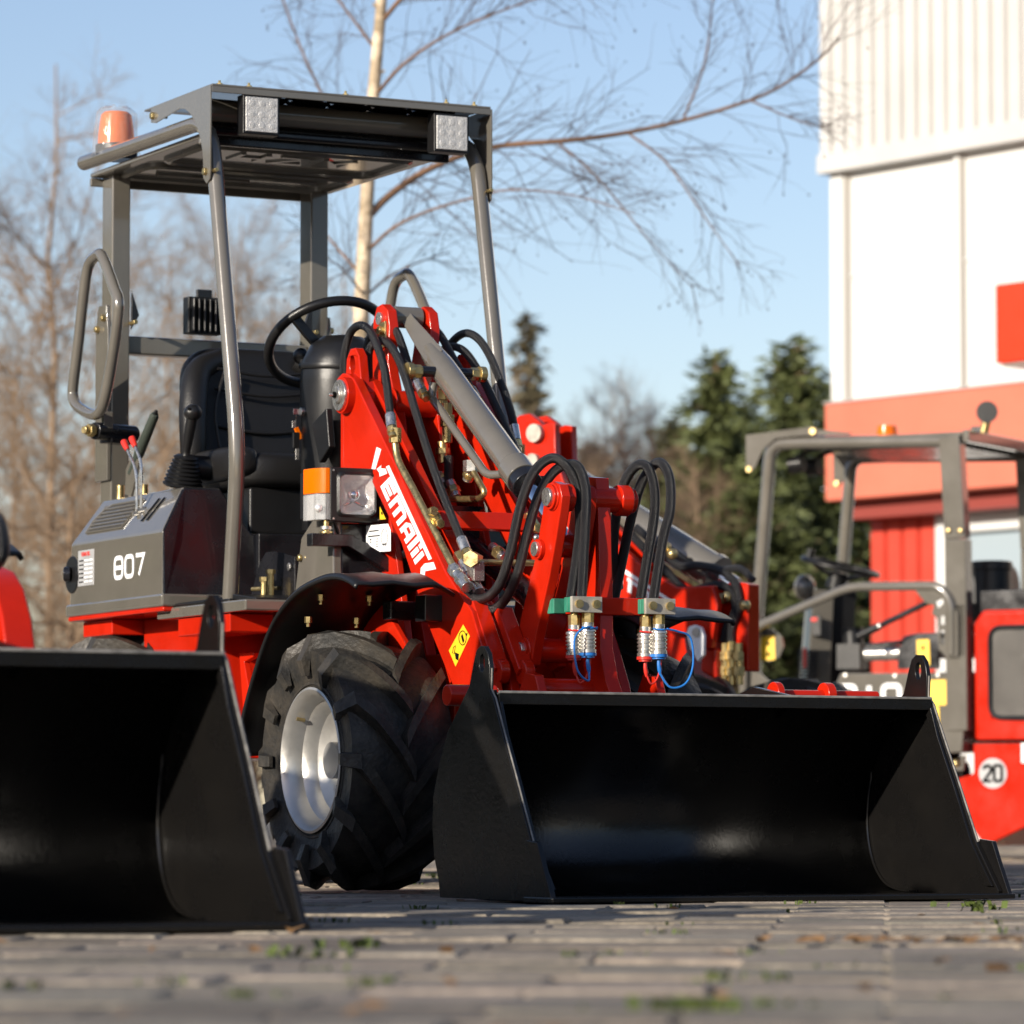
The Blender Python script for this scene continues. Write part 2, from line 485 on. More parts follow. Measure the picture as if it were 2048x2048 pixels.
# moss and weeds in the joints
M['moss'] = mat('moss_green', (.06, .085, .012), .8, vary=.5, vscale=20, rvar=0)
M['straw'] = mat('dry_leaf', (.20, .11, .045), .8, vary=.5, vscale=30, rvar=0)
def tufts():
    vs, fs = [], []
    a = R(-5); ca, sa = math.cos(a), math.sin(a)
    for i in range(220):
        wy = 1.9 + 14*rnd.random()**1.6; lim = .14*wy + .5
        wx = rnd.uniform(-lim, lim)
        lx, ly = wx*ca + wy*sa, -wx*sa + wy*ca
        if rnd.random() < .7: ly = .6 + round((ly-.6)/.20)*.20
        else: lx = round(lx/.20)*.20
        big = rnd.random() < .05
        nb = rnd.randint(14, 26) if big else rnd.randint(5, 12)
        sp = .035 if big else .02; hh = .013 if big else .006
        for k in range(nb):
            bx, by = lx + rnd.gauss(0, sp), ly + rnd.gauss(0, .004 if not big else .012)
            an = rnd.uniform(0, 6.28); l = hh*rnd.uniform(.5, 1.5); w = l*rnd.uniform(.25,.5)
            dx, dy = math.cos(an), math.sin(an)
            o = len(vs)
            for (u, w_, z) in ((0,-w,-.006),(0,w,-.006),(l*.5,w*1.1,l*.6),(l*.5,-w*1.1,l*.6),(l*1.0,0,l*.75)):
                qx, qy = bx + dx*u - dy*w_, by + dy*u + dx*w_
                vs.append((qx*ca - qy*sa, qx*sa + qy*ca, z))
            fs += [(o,o+1,o+2,o+3),(o+3,o+2,o+4)]
    me = bpy.data.meshes.new('moss'); me.from_pydata(vs, [], fs); me.materials.append(M['moss'])
    o = bpy.data.objects.new('moss', me); COL.objects.link(o); tag(o, 'low green moss and weeds growing in the joints of the paving', 'moss', kind='stuff')
    vs, fs = [], []
    for i in range(150):
        wy = 2.0 + 10*rnd.random()**1.3; lim = .14*wy + .4; wx = rnd.uniform(-lim, lim)
        if i < 70: wx, wy = .75 + rnd.gauss(0,.16), 6.6 + rnd.gauss(0,.03)
        o = len(vs); s = rnd.uniform(.008,.022); an = rnd.uniform(0,6.28)
        for k in range(4):
            vs.append((wx + math.cos(an + k*1.57)*s*rnd.uniform(.5,1.2), wy + math.sin(an + k*1.57)*s*.6, rnd.uniform(.0,.012)))
        fs += [(o,o+1,o+2),(o,o+2,o+3)]
    me = bpy.data.meshes.new('leaf_litter'); me.from_pydata(vs, [], fs); me.materials.append(M['straw'])
    o = bpy.data.objects.new('leaf_litter', me); COL.objects.link(o); tag(o, 'scraps of dry brown leaf scattered on the paving', 'leaf litter', kind='stuff')
tufts()

# ------------------------------------------------------------------ the white and red building on the right
M['clad'] = mat('white_cladding', (.47,.462,.445), .5, vary=.06, vscale=1.5, rvar=.05)
M['panel'] = mat('white_panel', (.62,.62,.605), .45, rvar=.05)
M['fascia'] = mat('faded_red_fascia', (.60,.16,.10), .42, vary=.08, vscale=1.2, rvar=.06)
M['redwall'] = mat('red_corrugated', (.50,.05,.028), .45, vary=.08, vscale=2, rvar=.06)
M['seam'] = mat('grey_seam', (.35,.33,.30), .6, rvar=0)
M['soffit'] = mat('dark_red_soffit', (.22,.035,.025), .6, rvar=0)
M['signred'] = mat('red_sign', (.55,.035,.006), .4, rvar=.05)
M['window'] = mat('window_pane', (.30,.36,.40), .08, rvar=.02)
FB = Frame((2.66, 36.0), R(-51))
BL = root('building', (2.66, 36.0), R(-51), 'white ribbed hall with a faded red band and red corrugated wall behind the parked loaders', 'building')
def bz(y): return .19 + (1545-y)/8050*36
Z0, Z1, Z2 = bz(950), bz(768), bz(326)
L_ = 16.0
def ribbed(x0, x1, y, z0, z1, pitch, gw, gd, mt, mb):
    prof = []; x = x0
    while x < x1:
        prof += [(x, y), (x+pitch-gw, y), (x+pitch-gw*.75, y+gd), (x+pitch-gw*.25, y+gd)]; x += pitch
    prof.append((x1, y)); n = len(prof)
    vs = [(a, b, z0) for a, b in prof] + [(a, b, z1) for a, b in prof]
    mb.add(vs, [(i, i+1, n+i+1, n+i) for i in range(n-1)], mt)
mb = MB(); mb.span((.12,.02,Z0+.01), (L_,9,Z2+.5), 'panel'); mb.build('wall', BL)
mb = MB(); ribbed(.075, L_, -.12, Z2+.16, Z2+7, .172, .06, .05, 'clad', mb)
mb.span((.08,-.085,Z2+.16), (L_,9.1,Z2+7), 'clad'); mb.span((.055,-.14,Z2), (L_,9.12,Z2+.158), 'clad')
mb.build('upper_cladding', BL)
mb = MB()
mb.span((.10,-.03,Z1+.003), (.25,.0195,Z2-.003), 'panel'); mb.span((.252,-.012,Z1+.003), (.30,.0195,Z2-.003), 'seam')
for x in (1.58, 3.1, 4.7, 6.3):
    mb.span((x,-.03,Z1+.003), (x+.05,.0195,Z2-.003), 'panel'); mb.span((x+.052,-.012,Z1+.003), (x+.085,.0195,Z2-.003), 'seam')
mb.span((.302,-.002,(Z1+Z2)/2+.1), (L_,.0195,(Z1+Z2)/2+.115), 'panel')
mb.build('panel_trim', BL)
mb = MB(); mb.span((.20,-.20,Z0), (L_,-.001,Z1), 'fascia'); mb.span((.19,-.22,Z1+.0005), (L_,-.032,Z1+.02), 'clad')
mb.build('fascia', BL, bevel=.01)
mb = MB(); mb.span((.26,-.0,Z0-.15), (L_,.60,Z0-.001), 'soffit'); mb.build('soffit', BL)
mb = MB(); ribbed(.23, 1.03, .30, 0, Z0-.15, .20, .05, .035, 'redwall', mb); mb.span((.23,.34,0), (1.03,.5,Z0-.151), 'redwall')
mb.build('red_wall', BL)
mb = MB(); mb.span((1.035,.26,0), (1.20,.5,Z0-.15), 'panel'); mb.span((1.2005,.28,Z0-.30), (6,.45,Z0-.15), 'panel'); mb.span((1.2005,.28,0), (6,.45,Z0-1.12), 'panel'); mb.span((2.7,.28,Z0-1.119),(2.8,.45,Z0-.301),'panel')
WF = mb.build('window_frame', BL, bevel=.008)
mb = MB(); mb.span((1.201,.36,Z0-1.119), (5.99,.40,Z0-.301), 'window'); mb.build('pane', WF)
mb = MB(); mb.span((.7,.45,.0),(L_,8.9,Z0), 'seam'); mb.build('inner_wall', BL)
# red sign box standing out from the facade
sgn = FB.at('d', 1881, 612, y=-1.0)
mb = MB(); x0 = sgn[0]; zc = sgn[2]
SG = root('sign_box', FB.o + FB.X*x0 + FB.Y*(-.6), R(-51), 'plain bright red box sign mounted high on the white wall at the right edge', 'sign')
mb.span((0,-.42,zc-.31), (1.6,.40,zc+.31), 'signred'); mb.build('sign_face', SG, bevel=.01)
mb = MB(); mb.span((.03,-.38,zc-.335), (1.57,.38,zc-.3105), 'seam'); mb.span((.3,.401,zc-.1),(.4,.62,zc+.1),'seam'); mb.span((1.1,.401,zc-.1),(1.2,.62,zc+.1),'seam'); mb.build('sign_bracket', SG)

# ------------------------------------------------------------------ trees
M['bark_birch'] = mat('birch_bark', (.56,.45,.32), .7, vary=.4, vscale=7.0, bump=.6, bscale=25, dirt=(.16,.11,.05), rvar=0)
M['twig'] = mat('twig_bark', (.075,.05,.042), .8, vary=.3, vscale=2, rvar=0)
M['twig_brown'] = mat('brown_twigs', (.25,.17,.105), .8, vary=.35, vscale=.8, rvar=0)
M['branch'] = mat('orange_brown_branch', (.17,.095,.055), .75, vary=.4, vscale=4, rvar=0)
M['needle'] = mat('conifer_needles', (.085,.10,.028), .7, vary=.6, vscale=.9, rvar=0, dirt=(.03,.042,.016))
M['needle_brown'] = mat('larch_needles', (.10,.085,.045), .75, vary=.5, vscale=.9, rvar=0)
class Twigs:
    def __init__(s): s.v = []; s.f = []
    def tube(s, P, r0, r1, seg=3):
        n = len(P); o = len(s.v)
        for i, q in enumerate(P):
            t = (P[min(i+1,n-1)] - P[max(i-1,0)])
            t = t.normalized() if t.length > 1e-9 else Vector((0,0,1))
            h = Vector((0,1,0)) if abs(t.y) < .9 else Vector((1,0,0)); a = t.cross(h).normalized(); b = t.cross(a)
            r_ = r0 + (r1-r0)*i/(n-1)
            for k in range(seg):
                an = 6.2832*k/seg; s.v.append(q + a*(math.cos(an)*r_) + b*(math.sin(an)*r_))
        for i in range(n-1):
            for k in range(seg):
                l = (k+1) % seg; s.f.append((o+i*seg+k, o+i*seg+l, o+(i+1)*seg+l, o+(i+1)*seg+k))
    def build(s, name, mt, parent=None):
        me = bpy.data.meshes.new(name); me.from_pydata([tuple(v) for v in s.v], [], s.f); me.materials.append(M[mt]); me.shade_smooth()
        o = bpy.data.objects.new(name, me); COL.objects.link(o); o.parent = parent; return o
BUDS = False
def grow(tw, rn, P0, d, length, r, level, maxl, up, nchild, spread, buds=None):
    n = 5 if level < maxl else 4
    P = [P0]; q = P0.copy(); dd = d.normalized()
    for i in range(n):
        dd = (dd + Vector((rn.gauss(0,.19), rn.gauss(0,.19), rn.gauss(0,.16) + up))).normalized()
        q = q + dd*length/n; P.append(q.copy())
    tw.tube(P, r, r*.45 if level < maxl else r*.35, 4 if level == 0 else 3)
    if level >= maxl:
        if BUDS and rn.random() < .3:
            o = len(tw.v); s = rn.uniform(.003,.0075)
            tw.v += [q + Vector((s,0,0)), q + Vector((-s*.5,s*.8,0)), q + Vector((-s*.5,-s*.8,0)), q + Vector((0,0,-2*s)), q + Vector((0,0,s))]
            for a_, b_ in ((0,1),(1,2),(2,0)): tw.f += [(o+a_,o+b_,o+3),(o+b_,o+a_,o+4)]
        return
    for k in range(nchild[level]):
        t = rn.uniform(.15, 1.0); i = min(n-1, int(t*n)); f = t*n - i
        s_ = P[i].lerp(P[i+1], f); ld = (P[i+1]-P[i]).normalized()
        side = Vector((rn.gauss(0,1), rn.gauss(0,1), rn.gauss(0,.6))); side = (side - ld*side.dot(ld)).normalized()
        cd = (ld*math.cos(spread) + side*math.sin(spread))
        grow(tw, rn, s_, cd, length*rn.uniform(.38,.68)*(1.15-.5*t), max(.0013, r*(1-.5*t)*.6), level+1, maxl, up, nchild, spread*rn.uniform(.7,1.35))
def bare_tree(x, y, h, seed, label, dens=(20,10,7), group='bare trees beyond the yard', r=.05, trunk_mat='twig_brown', w=.45, name='bare_tree'):
    rn = random.Random(seed); rt = root(name, (x, y), rn.uniform(0,6), label, 'tree', group)
    tr = Twigs(); tw = Twigs()
    P = [Vector((0,0,0))]; n = 8
    for i in range(n): P.append(Vector((rn.gauss(0,.02*h*.3)*(i/n), rn.gauss(0,.02*h*.3)*(i/n), h*(i+1)/n)))
    tr.tube(P, r, r*.15, 8)
    dens = (int(dens[0]*1.25), dens[1]+2, dens[2]+1)
    for k in range(int(dens[0]*1.6)):
        t = rn.uniform(.12,.98); i = min(n-1,int(t*n)); q = P[i].lerp(P[i+1], t*n-i)
        a = rn.uniform(0,6.28); e = rn.uniform(.35,1.0)
        grow(tw, rn, q, Vector((math.cos(a), math.sin(a), e)), h*w*(1.05-.75*t)*rn.uniform(.6,1.1), r*.42*(1-.7*t), 0, 2, .05, dens[1:], R(42))
    tr.build('trunk', trunk_mat, rt); tw.build('crown', trunk_mat, rt)
    return rt
def px3(x, y, D):     # point at depth D behind the picture point (1932 px picture)
    return Vector(((x-966)/8050*D, D, .19 + (1545-y)/8050*D))
bare_tree(-3.9, 36, 6.6, 1, 'tall bare tree with pale brown trunk, leftmost behind the loader', (20,10,7))
bare_tree(-3.75, 46, 6.3, 2, 'thin bare tree behind the folding side bar of the loader', (16,10,6))
bare_tree(-2.6, 40, 5.6, 3, 'bushy bare tree behind the roll bar between the two rear pillars', (20,10,7))
bare_tree(-4.9, 42, 5.0, 4, 'short bare tree at the left picture edge above the tyre', (20,10,6))
bare_tree(-1.75, 44, 5.9, 5, 'slender bare tree seen through the canopy beside the birch', (16,9,6))
bare_tree(-3.2, 31, 3.0, 6, 'low brown thicket of twigs behind the grey hood', (22,9,7), r=.045)
bare_tree(-.3, 48, 4.9, 7, 'bare tree right of the birch above the hydraulic hoses', (16,9,6))
bare_tree(1.3, 50, 5.0, 8, 'bare brown tree between the narrow conifer and the dark pines', (18,10,7), r=.06)
bare_tree(1.9, 44, 3.9, 9, 'brown leafless shrub below the dark pines', (22,10,7), r=.05)
bare_tree(.75, 40, 3.5, 10, 'brown leafless shrub behind the red lift arm of the middle loader', (22,10,7), r=.05)

bare_tree(-4.6, 50, 7.6, 11, 'tallest pale bare tree at the far left edge', (20,10,7))
bare_tree(-2.15, 52, 5.6, 12, 'fine twigged bare tree between the seat and the canopy post', (20,10,7))
bare_tree(-3.0, 47, 6.9, 13, 'bare tree behind the left rear pillar of the canopy', (20,10,7))
bare_tree(-1.95, 32, 2.3, 18, 'low brown thicket showing under the loader beside its front wheel', (24,9,7), r=.04)
bare_tree(-2.5, 33, 2.6, 19, 'brown thicket behind the red rear frame of the middle loader', (24,9,7), r=.04)
# the birch: white trunk and one long branch reaching right to the building
D_ = 20.0
BT = root('birch_tree', px3(668,1545,D_).xy.to_3d(), 0, 'young birch with a white trunk and a long bare branch reaching towards the white building', 'tree')
o0 = Vector((BT.location.x, D_, 0))
rn = random.Random(21)
def bp(x, y, dy=0): 
    q = px3(x, y, D_ + dy); return q - o0
tr = Twigs()
P = spline([Vector((0,0,0)), bp(672,900), bp(678,650), bp(684,500), bp(692,330), bp(703,160), bp(716,0), bp(724,-160), bp(738,-330), bp(745,-480)], 5)
tr.tube(P, .046, .016, 12)
for q in P[6:-3:2]:
    h_ = rn.uniform(0, 6.28); w_ = Vector((math.cos(h_)*.03, math.sin(h_)*.03, 0))
    tr.tube([q + w_*.6, q + w_*1.45 + Vector((0,0,.012))], .014, .006, 6)
tr.build('trunk', 'bark_birch', BT)
tw = Twigs(); br = Twigs(); BUDS = True
def branch(pts, r0, r1, nch, ln, main=None, droop=-.035, lv=1, spread=38):
    Q = spline([bp(*q) for q in pts], 5); (main or br).tube(Q, r0, r1, 6)
    n = len(Q)-1
    for k in range(int(nch*1.0)):
        t = rn.uniform(.08, 1.0); i = min(n-1, int(t*n)); s_ = Q[i].lerp(Q[i+1], t*n-i); ld = (Q[i+1]-Q[i]).normalized()
        sz = rn.choice((1,1,-1)); side = Vector((rn.gauss(0,.35), rn.gauss(0,.7), sz)); side = (side - ld*side.dot(ld)).normalized()
        a = R(rn.uniform(spread-14, spread+14))
        grow(tw, rn, s_, ld*math.cos(a) + side*math.sin(a), ln*rn.uniform(.5,1.25)*(1.1-.45*t), max(.0017,(r0+(r1-r0)*t)*.2), 0, lv, droop, (4,2,2), R(34))
branch([(696,400),(730,365,.05),(790,322,.1),(860,290,.15),(940,268,.2),(1060,258,.2),(1160,246,.25),(1270,224,.3),(1380,193,.3),(1465,160,.35),(1545,105,.4),(1590,60,.45)], .019, .005, 62, .75)
branch([(690,470),(740,425,-.1),(800,395,-.2),(880,370,-.3),(960,352,-.35),(1080,362,-.4),(1200,398,-.5)], .009, .0025, 34, .6)
branch([(684,520),(640,470,.2),(600,420,.3),(560,360,.4)], .008, .003, 14, .5)
branch([(700,340),(650,260,.2),(600,160,.3),(560,70,.3),(520,-40,.3)], .010, .003, 26, .6)
branch([(690,560),(640,500,-.2),(590,470,-.3)], .006, .002, 14, .5)
branch([(706,170),(760,110,-.2),(840,55,-.3),(940,10,-.4),(1080,-40,-.5)], .010, .003, 30, .6)
branch([(712,90),(660,20,.2),(600,-60,.3)], .009, .003, 16, .5)
branch([(716,30),(780,-40,-.1),(900,-110,-.2),(1060,-150,-.3),(1250,-160,-.3),(1420,-120,-.3)], .012, .004, 40, .8, droop=-.06)
branch([(684,560),(730,520,.2),(790,490,.3),(850,470,.4)], .007, .0025, 14, .45)
branch([(1290,222,.3),(1330,120,.3),(1345,30,.3),(1350,-40,.3)], .006, .0025, 14, .4)
branch([(1190,245,.25),(1260,300,.2),(1330,400,.1),(1400,500,.1)], .006, .002, 20, .4, droop=-.08)
branch([(1050,258,.2),(1130,330,.2),(1220,440,.2),(1310,540,.2)], .006, .002, 20, .4, droop=-.08)
branch([(1420,180,.3),(1500,215,.3),(1560,235,.3)], .005, .002, 14, .35, droop=-.08)
br.build('branches', 'branch', BT); tw.build('twigs', 'twig', BT)

BUDS = False
# conifers
def conifer_mesh(h, w, seed, dens, mt, irregular=.2):
    rn = random.Random(seed); vs, fs = [], []; tr = Twigs()
    tr.tube([Vector((0,0,0)), Vector((0,0,h*.5)), Vector((0,0,h))], h*.016, .01, 6)
    z = h*.06; a = 0
    while z < h*.985:
        t = z/h; L0 = w*(1-t)**.85*(.75 + .25*math.sin(9*t+seed))
        for k in range(6):
            a += 2.399
            L1 = L0*rn.uniform(1-irregular*1.6, 1+irregular) + .06
            d = Vector((math.cos(a), math.sin(a), rn.uniform(-.18,.22)))
            base = Vector((0,0,z + rn.uniform(-.08,.08)))
            tr.tube([base, base + d*L1*.8], .012, .004, 3)
            m = max(5, int(L1*dens))
            for j in range(m):
                f = (j+rn.random())/m
                q = base + d*L1*f + Vector((0,0,-.10*L1*f*f)) + Vector((rn.gauss(0,.05), rn.gauss(0,.05), rn.gauss(0,.04)))*(1+L1*.4)
                s = rn.uniform(.06,.15)*(1.1-.3*f)
                dd = (d + Vector((rn.gauss(0,.7), rn.gauss(0,.7), rn.gauss(0,.35)))).normalized()
                pp = dd.cross(Vector((rn.gauss(0,1), rn.gauss(0,1), rn.gauss(0,1)))).normalized()
                o = len(vs); vs += [q - pp*s*.35, q + pp*s*.35, q + dd*s*1.5]; fs.append((o,o+1,o+2))
        z += h*.021*(1.1 - .5*t) + .02
    me = bpy.data.meshes.new('needles'); me.from_pydata([tuple(v) for v in vs], [], fs); me.materials.append(M[mt])
    return me, tr
def conifer(x, y, h, w, seed, label, dens=55, mt='needle', irr=.25, group='conifers beyond the yard'):
    me, tr = conifer_mesh(h, w, seed, dens, mt, irr)
    rt = root('conifer', (x, y), 0, label, 'conifer', group)
    c = bpy.data.objects.new('crown', me); COL.objects.link(c); c.parent = rt
    tr.build('trunk', 'twig_brown', rt)
conifer(*px3(997,1545,52).xy, .19+(1545-590)/8050*52, .95, 3, 'narrow olive conifer rising above the red lift arm in the centre', 60, 'needle_brown', .3)
conifer(*px3(1352,1545,46).xy, .19+(1545-665)/8050*46, 2.3, 4, 'dark green pine with a broken top left of the grey canopy loader', 70, 'needle', .55)
conifer(*px3(1500,1545,50).xy, .19+(1545-640)/8050*50, 2.9, 5, 'tall dark pine directly beside the building corner', 70, 'needle', .5)
conifer(*px3(1610,1545,47).xy, .19+(1545-690)/8050*47, 2.4, 6, 'dark conifer half hidden by the building and the grey canopy', 60, 'needle', .4)
conifer(*px3(1430,1545,44).xy, .19+(1545-850)/8050*44, 2.2, 8, 'shorter dark green conifer in front of the two tall pines', 70, 'needle', .4)
conifer(*px3(1240,1545,47).xy, .19+(1545-880)/8050*47, 1.5, 9, 'small dark conifer behind the tall loops of hose', 60, 'needle', .4)
conifer(*px3(1120,1545,50).xy, .19+(1545-830)/8050*50, 1.5, 10, 'small brown green conifer right of the red arm tip', 60, 'needle_brown', .4)

conifer(*px3(1270,1545,53).xy, .19+(1545-790)/8050*53, 2.3, 12, 'broad dark conifer filling the gap left of the two tall pines', 60, 'needle', .45)
conifer(*px3(1180,1545,46).xy, .19+(1545-950)/8050*46, 1.6, 13, 'low dark conifer just above the tall coupler hoses', 60, 'needle', .45)
conifer(*px3(1410,1545,55).xy, .19+(1545-760)/8050*55, 2.4, 14, 'dark conifer standing between and behind the two tall pines', 60, 'needle', .5)
conifer(*px3(1060,1545,47).xy, .19+(1545-900)/8050*47, 1.3, 15, 'low brown green conifer close behind the red arm tip', 60, 'needle_brown', .45)
bare_tree(1.0, 45, 4.6, 16, 'bare tree with dark twigs right of the narrow conifer', (22,10,7), trunk_mat='twig', r=.05)
bare_tree(1.55, 48, 4.9, 17, 'bare tree with dark twigs left of the broken topped pine', (22,10,7), trunk_mat='twig', r=.05)
# unseen wood added beside and behind the camera to cut sky fill and reflections
def wood():
    rn = random.Random(5); vs, fs = [], []
    for i in range(15000):
        az = R(rn.uniform(32, 328))
        if 150 < math.degrees(az) < 212: continue  # gap opened so bright low sky shows as a sheen in the bucket
        r_ = rn.uniform(44, 58)
        hmax = 8.0 + 1.6*math.sin(az*9) + 1.2*math.sin(az*23+1)
        z = hmax*rn.random()**.8; s = rn.uniform(.5, 1.3)
        c = Vector((math.sin(az)*r_, math.cos(az)*r_, z))
        a = Vector((rn.gauss(0,1), rn.gauss(0,1), rn.gauss(0,1))).normalized()*s; b = Vector((rn.gauss(0,1), rn.gauss(0,1), rn.gauss(0,1))).normalized()*s
        o = len(vs); vs += [c-a, c+a, c+b]; fs.append((o,o+1,o+2))
    n = 160
    o = len(vs)
    for i in range(n+1):
        az = R(30 + 300*i/n); h_ = 6.5 + 1.2*math.sin(az*9) + rn.uniform(-.6,.6)
        for z in (0, h_): vs.append((math.sin(az)*56, math.cos(az)*56, z))
    fs += [(o+2*i, o+2*i+1, o+2*i+3, o+2*i+2) for i in range(n) if not 150 < 30 + 300*i/n < 212]
    me = bpy.data.meshes.new('sky_block_wood'); me.from_pydata([tuple(v) for v in vs], [], fs); me.materials.append(M['needle'])
    ob = bpy.data.objects.new('sky_block_wood', me); COL.objects.link(ob); tag(ob, 'unseen dark wood added round the yard to block low sky light', 'wood', kind='stuff')
wood()

# ------------------------------------------------------------------ the wheel loader in the middle
YAW = R(27)
FM = Frame((-.0895, 11.327), YAW)
def p(u, v, z): return (u, -v, z)                  # u to the picture's right, v towards the bucket, z up
def vz(pts): return [(-a, b) for a, b in pts]
def G(c, pts, u=None, v=None):
    return [FM.at(c, x, y, x=u, y=None if v is None else -v) for x, y in pts]
def Gvz(c, pts, u): return [(q[1], q[2]) for q in G(c, pts, u=u)]

LD = root('wheel_loader', (FM.o.x, FM.o.y, 0), YAW, 'compact red and grey loader in the middle with 807 on its hood', 'wheel loader', 'wheel loaders parked in the yard')

# ---- wheels: one rim and one tyre mesh, used four times
TR, TW = .304, .145      # carcass radius, half width
def tyre_profile():
    pr = []
    for k in range(25):
        t = -1 + 2*k/24
        a = abs(t)
        w = TW*math.copysign(min(1, a*1.28) if a < .62 else 1.0 - .16*((a-.62)/.38)**2, t)
        r = TR - .012*a*a if a < .55 else TR - .004 - (TR - .182)*((a-.55)/.45)**1.55
        pr.append((w, r))
    return pr
def make_tyre():
    mb = MB(); pr = tyre_profile()
    mb.lathe(pr, (0,0,0), (1,0,0), 'rubber', 72)
    # rim bead ring on both flanks and a raised lettering rib
    for sgn in (-1, 1):
        mb.lathe([(sgn*.121, .193), (sgn*.131, .197), (sgn*.131, .203), (sgn*.125, .207)], (0,0,0), (1,0,0), 'rubber', 64)
    # lugs: two rows of chevrons
    pts = pr[::-1]
    N = 12
    def surf(w, r, ph, lift): return Vector((w, math.sin(ph)*(r+lift), math.cos(ph)*(r+lift)))
    for sgn in (-1, 1):
        for i in range(N):
            ph0 = 2*math.pi*(i + (.5 if sgn > 0 else 0))/N
            path = []
            for k in range(9):
                t = k/8
                w = .012*(-1) + t*(TW + .004)
                path.append((min(w, TW+.003), TR-.004 if t < .86 else TR-.012, ph0 + .62*t**.85*1.0, .039 if t < .9 else .035))
            path.append((TW+.010, TR-.045, ph0+.64, .018))
            path.append((TW+.006, TR-.085, ph0+.65, .002))
            vs = []; fs = []
            for k, (w, r, ph, lift) in enumerate(path):
                hw = .072*(1.0 if k else .8)      # half width as an angle
                hw_top = .058
                flank = k >= len(path)-2
                for (dp, top) in ((-hw, 0), (-hw_top, 1), (hw_top, 1), (hw, 0)):
                    if flank:
                        ww = w + (.012 if top else -.012) if k == len(path)-2 else w + (0.002 if top else -.008)
                        q = surf(sgn*ww, r, ph+dp, 0)
                    else:
                        q = surf(sgn*w, r, ph+dp, lift if top else -.01)
                    vs.append(q)
            for k in range(len(path)-1):
                for e in range(3):
                    fs.append((k*4+e, k*4+e+1, k*4+e+5, k*4+e+4))
            fs.append((0,1,2,3)); n = len(path)-1; fs.append((n*4, n*4+3, n*4+2, n*4+1))
            mb.add(vs, fs, 'rubber')
    # moulded bars on the flank (stand for the raised marks)
    for sgn in (-1, 1):
        for k in range(26):
            ph = 2*math.pi*k/26 + .1
            if k % 13 in (2,3,4):
                mb.tube([surf(sgn*(TW-.012), .243, ph + d, 0) for d in (-.05,0,.05)], .0035, 'rubber', 6)
    # raised size marking round the outer flank
    for sgn in (-1, 1):
        for start, txt in ((.25, '26X12.00-12'), (3.4, '26X12.00-12')):
            for i, ch in enumerate(txt):
                ph = start + i*.078
                if ch == ' ': continue
                c = Vector((sgn*(TW-.0135), math.sin(ph)*.240, math.cos(ph)*.240))
                up = Vector((sgn*-.25, math.sin(ph), math.cos(ph))).normalized(); ri = Vector((0, math.cos(ph), -math.sin(ph)))
                put_text(mb, ch, c, ri*(-sgn), up, .026, 'rubber', depth=.0035, bold=.0005)
    return mb
def make_rim(out):       # out = -1: dish faces -x
    mb = MB(); s = out
    pr = [(s*.128, .186), (s*.134, .190), (s*.136, .184), (s*.130, .176), (s*.118, .168), (s*.100, .160), (s*.085, .158), (s*.078, .150), (s*.060, .140),
          (s*.050, .137), (s*.046, .130), (s*.036, .118), (s*.028, .100), (s*.024, .060), (s*.024, .001)]
    mb.lathe(pr, (0,0,0), (1,0,0), 'rim', 64)
    mb.lathe([(s*.136,.184),(-s*.136,.184)], (0,0,0), (1,0,0), 'rim', 48)
    mb.lathe([(-s*.128,.186),(-s*.05,.14),(-s*.02,.06),(-s*.02,.001)], (0,0,0), (1,0,0), 'rim', 48)
    mb.cyl((s*.02,0,0), (s*.075,0,0), .048, 'rim', 24)
    for k in range(5):
        a = 2*math.pi*k/5+.3
        y, z = math.sin(a)*.082, math.cos(a)*.082
        mb.nut((s*.022,y,z), (s*.045,y,z), .012, 'steel')
    # valve
    mb.cyl((s*.10,.120,.092), (s*.122,.124,.096), .005, 'brass', 8)
    return mb
TYRE = RIM = None
def wheel(rt, u, v, out, lab=None):
    global TYRE
    rim = make_rim(out).build('wheel', rt, loc=p(u, v, .342))
    rim.rotation_euler = (random.uniform(0, 6), 0, 0)
    if TYRE is None:
        TYRE = make_tyre().build('tyre', rim, bevel=.004)
    else:
        t = TYRE.copy(); t.parent = rim; COL.objects.link(t)
    return rim
WH = [wheel(LD, -.355, 0, -1), wheel(LD, .355, .10, 1), wheel(LD, -.355, -1.50, -1), wheel(LD, .355, -1.50, 1)]
WH[0].rotation_euler = (0.12, 0, 0)
for w_ in WH[2:]: w_.scale = (1, 1.08, 1.08); w_.location.z = .369; w_.location.y = 1.58

# ---- hood
mb = MB()
sec_lo = [(-.5,.80), (-.5,1.0), (-.415,1.13), (-.30,1.13), (-.22,1.0), (.22,1.0), (.30,1.13), (.415,1.13), (.5,1.0), (.5,.80)]
vf = [-.985]*10; vr = [-1.71,-1.70,-1.66,-1.66,-1.66,-1.66,-1.66,-1.66,-1.70,-1.71]
vf = [-.985,-.985,-1.045,-1.045,-1.0,-1.0,-1.045,-1.045,-.985,-.985]
fr = [p(a, v, z) for (a, z), v in zip(sec_lo, vf)]; rr = [p(a, v, z) for (a, z), v in zip(sec_lo, vr)]
n = len(fr)
mb.add(fr, [tuple(range(n))[::-1]], 'black_paint')
mb.add(fr + rr, [tuple(range(n, 2*n))] + [(i, (i+1) % n, n+(i+1) % n, n+i) for i in range(n)], 'grey')
mb.span(p(-.507,-1.725,.785), p(.507,-.975,.822), 'grey')
HOOD = mb.build('hood', LD, bevel=.008, bseg=3, sharp=18, limit=20)
def hood_pt(q, t, off=.002):     # a point on the sloping left shoulder: q along v, t 0..1 up the slope
    return Vector(p(-.5 + .085*t - off*.83, q, 1.0 + .13*t + off*.55))
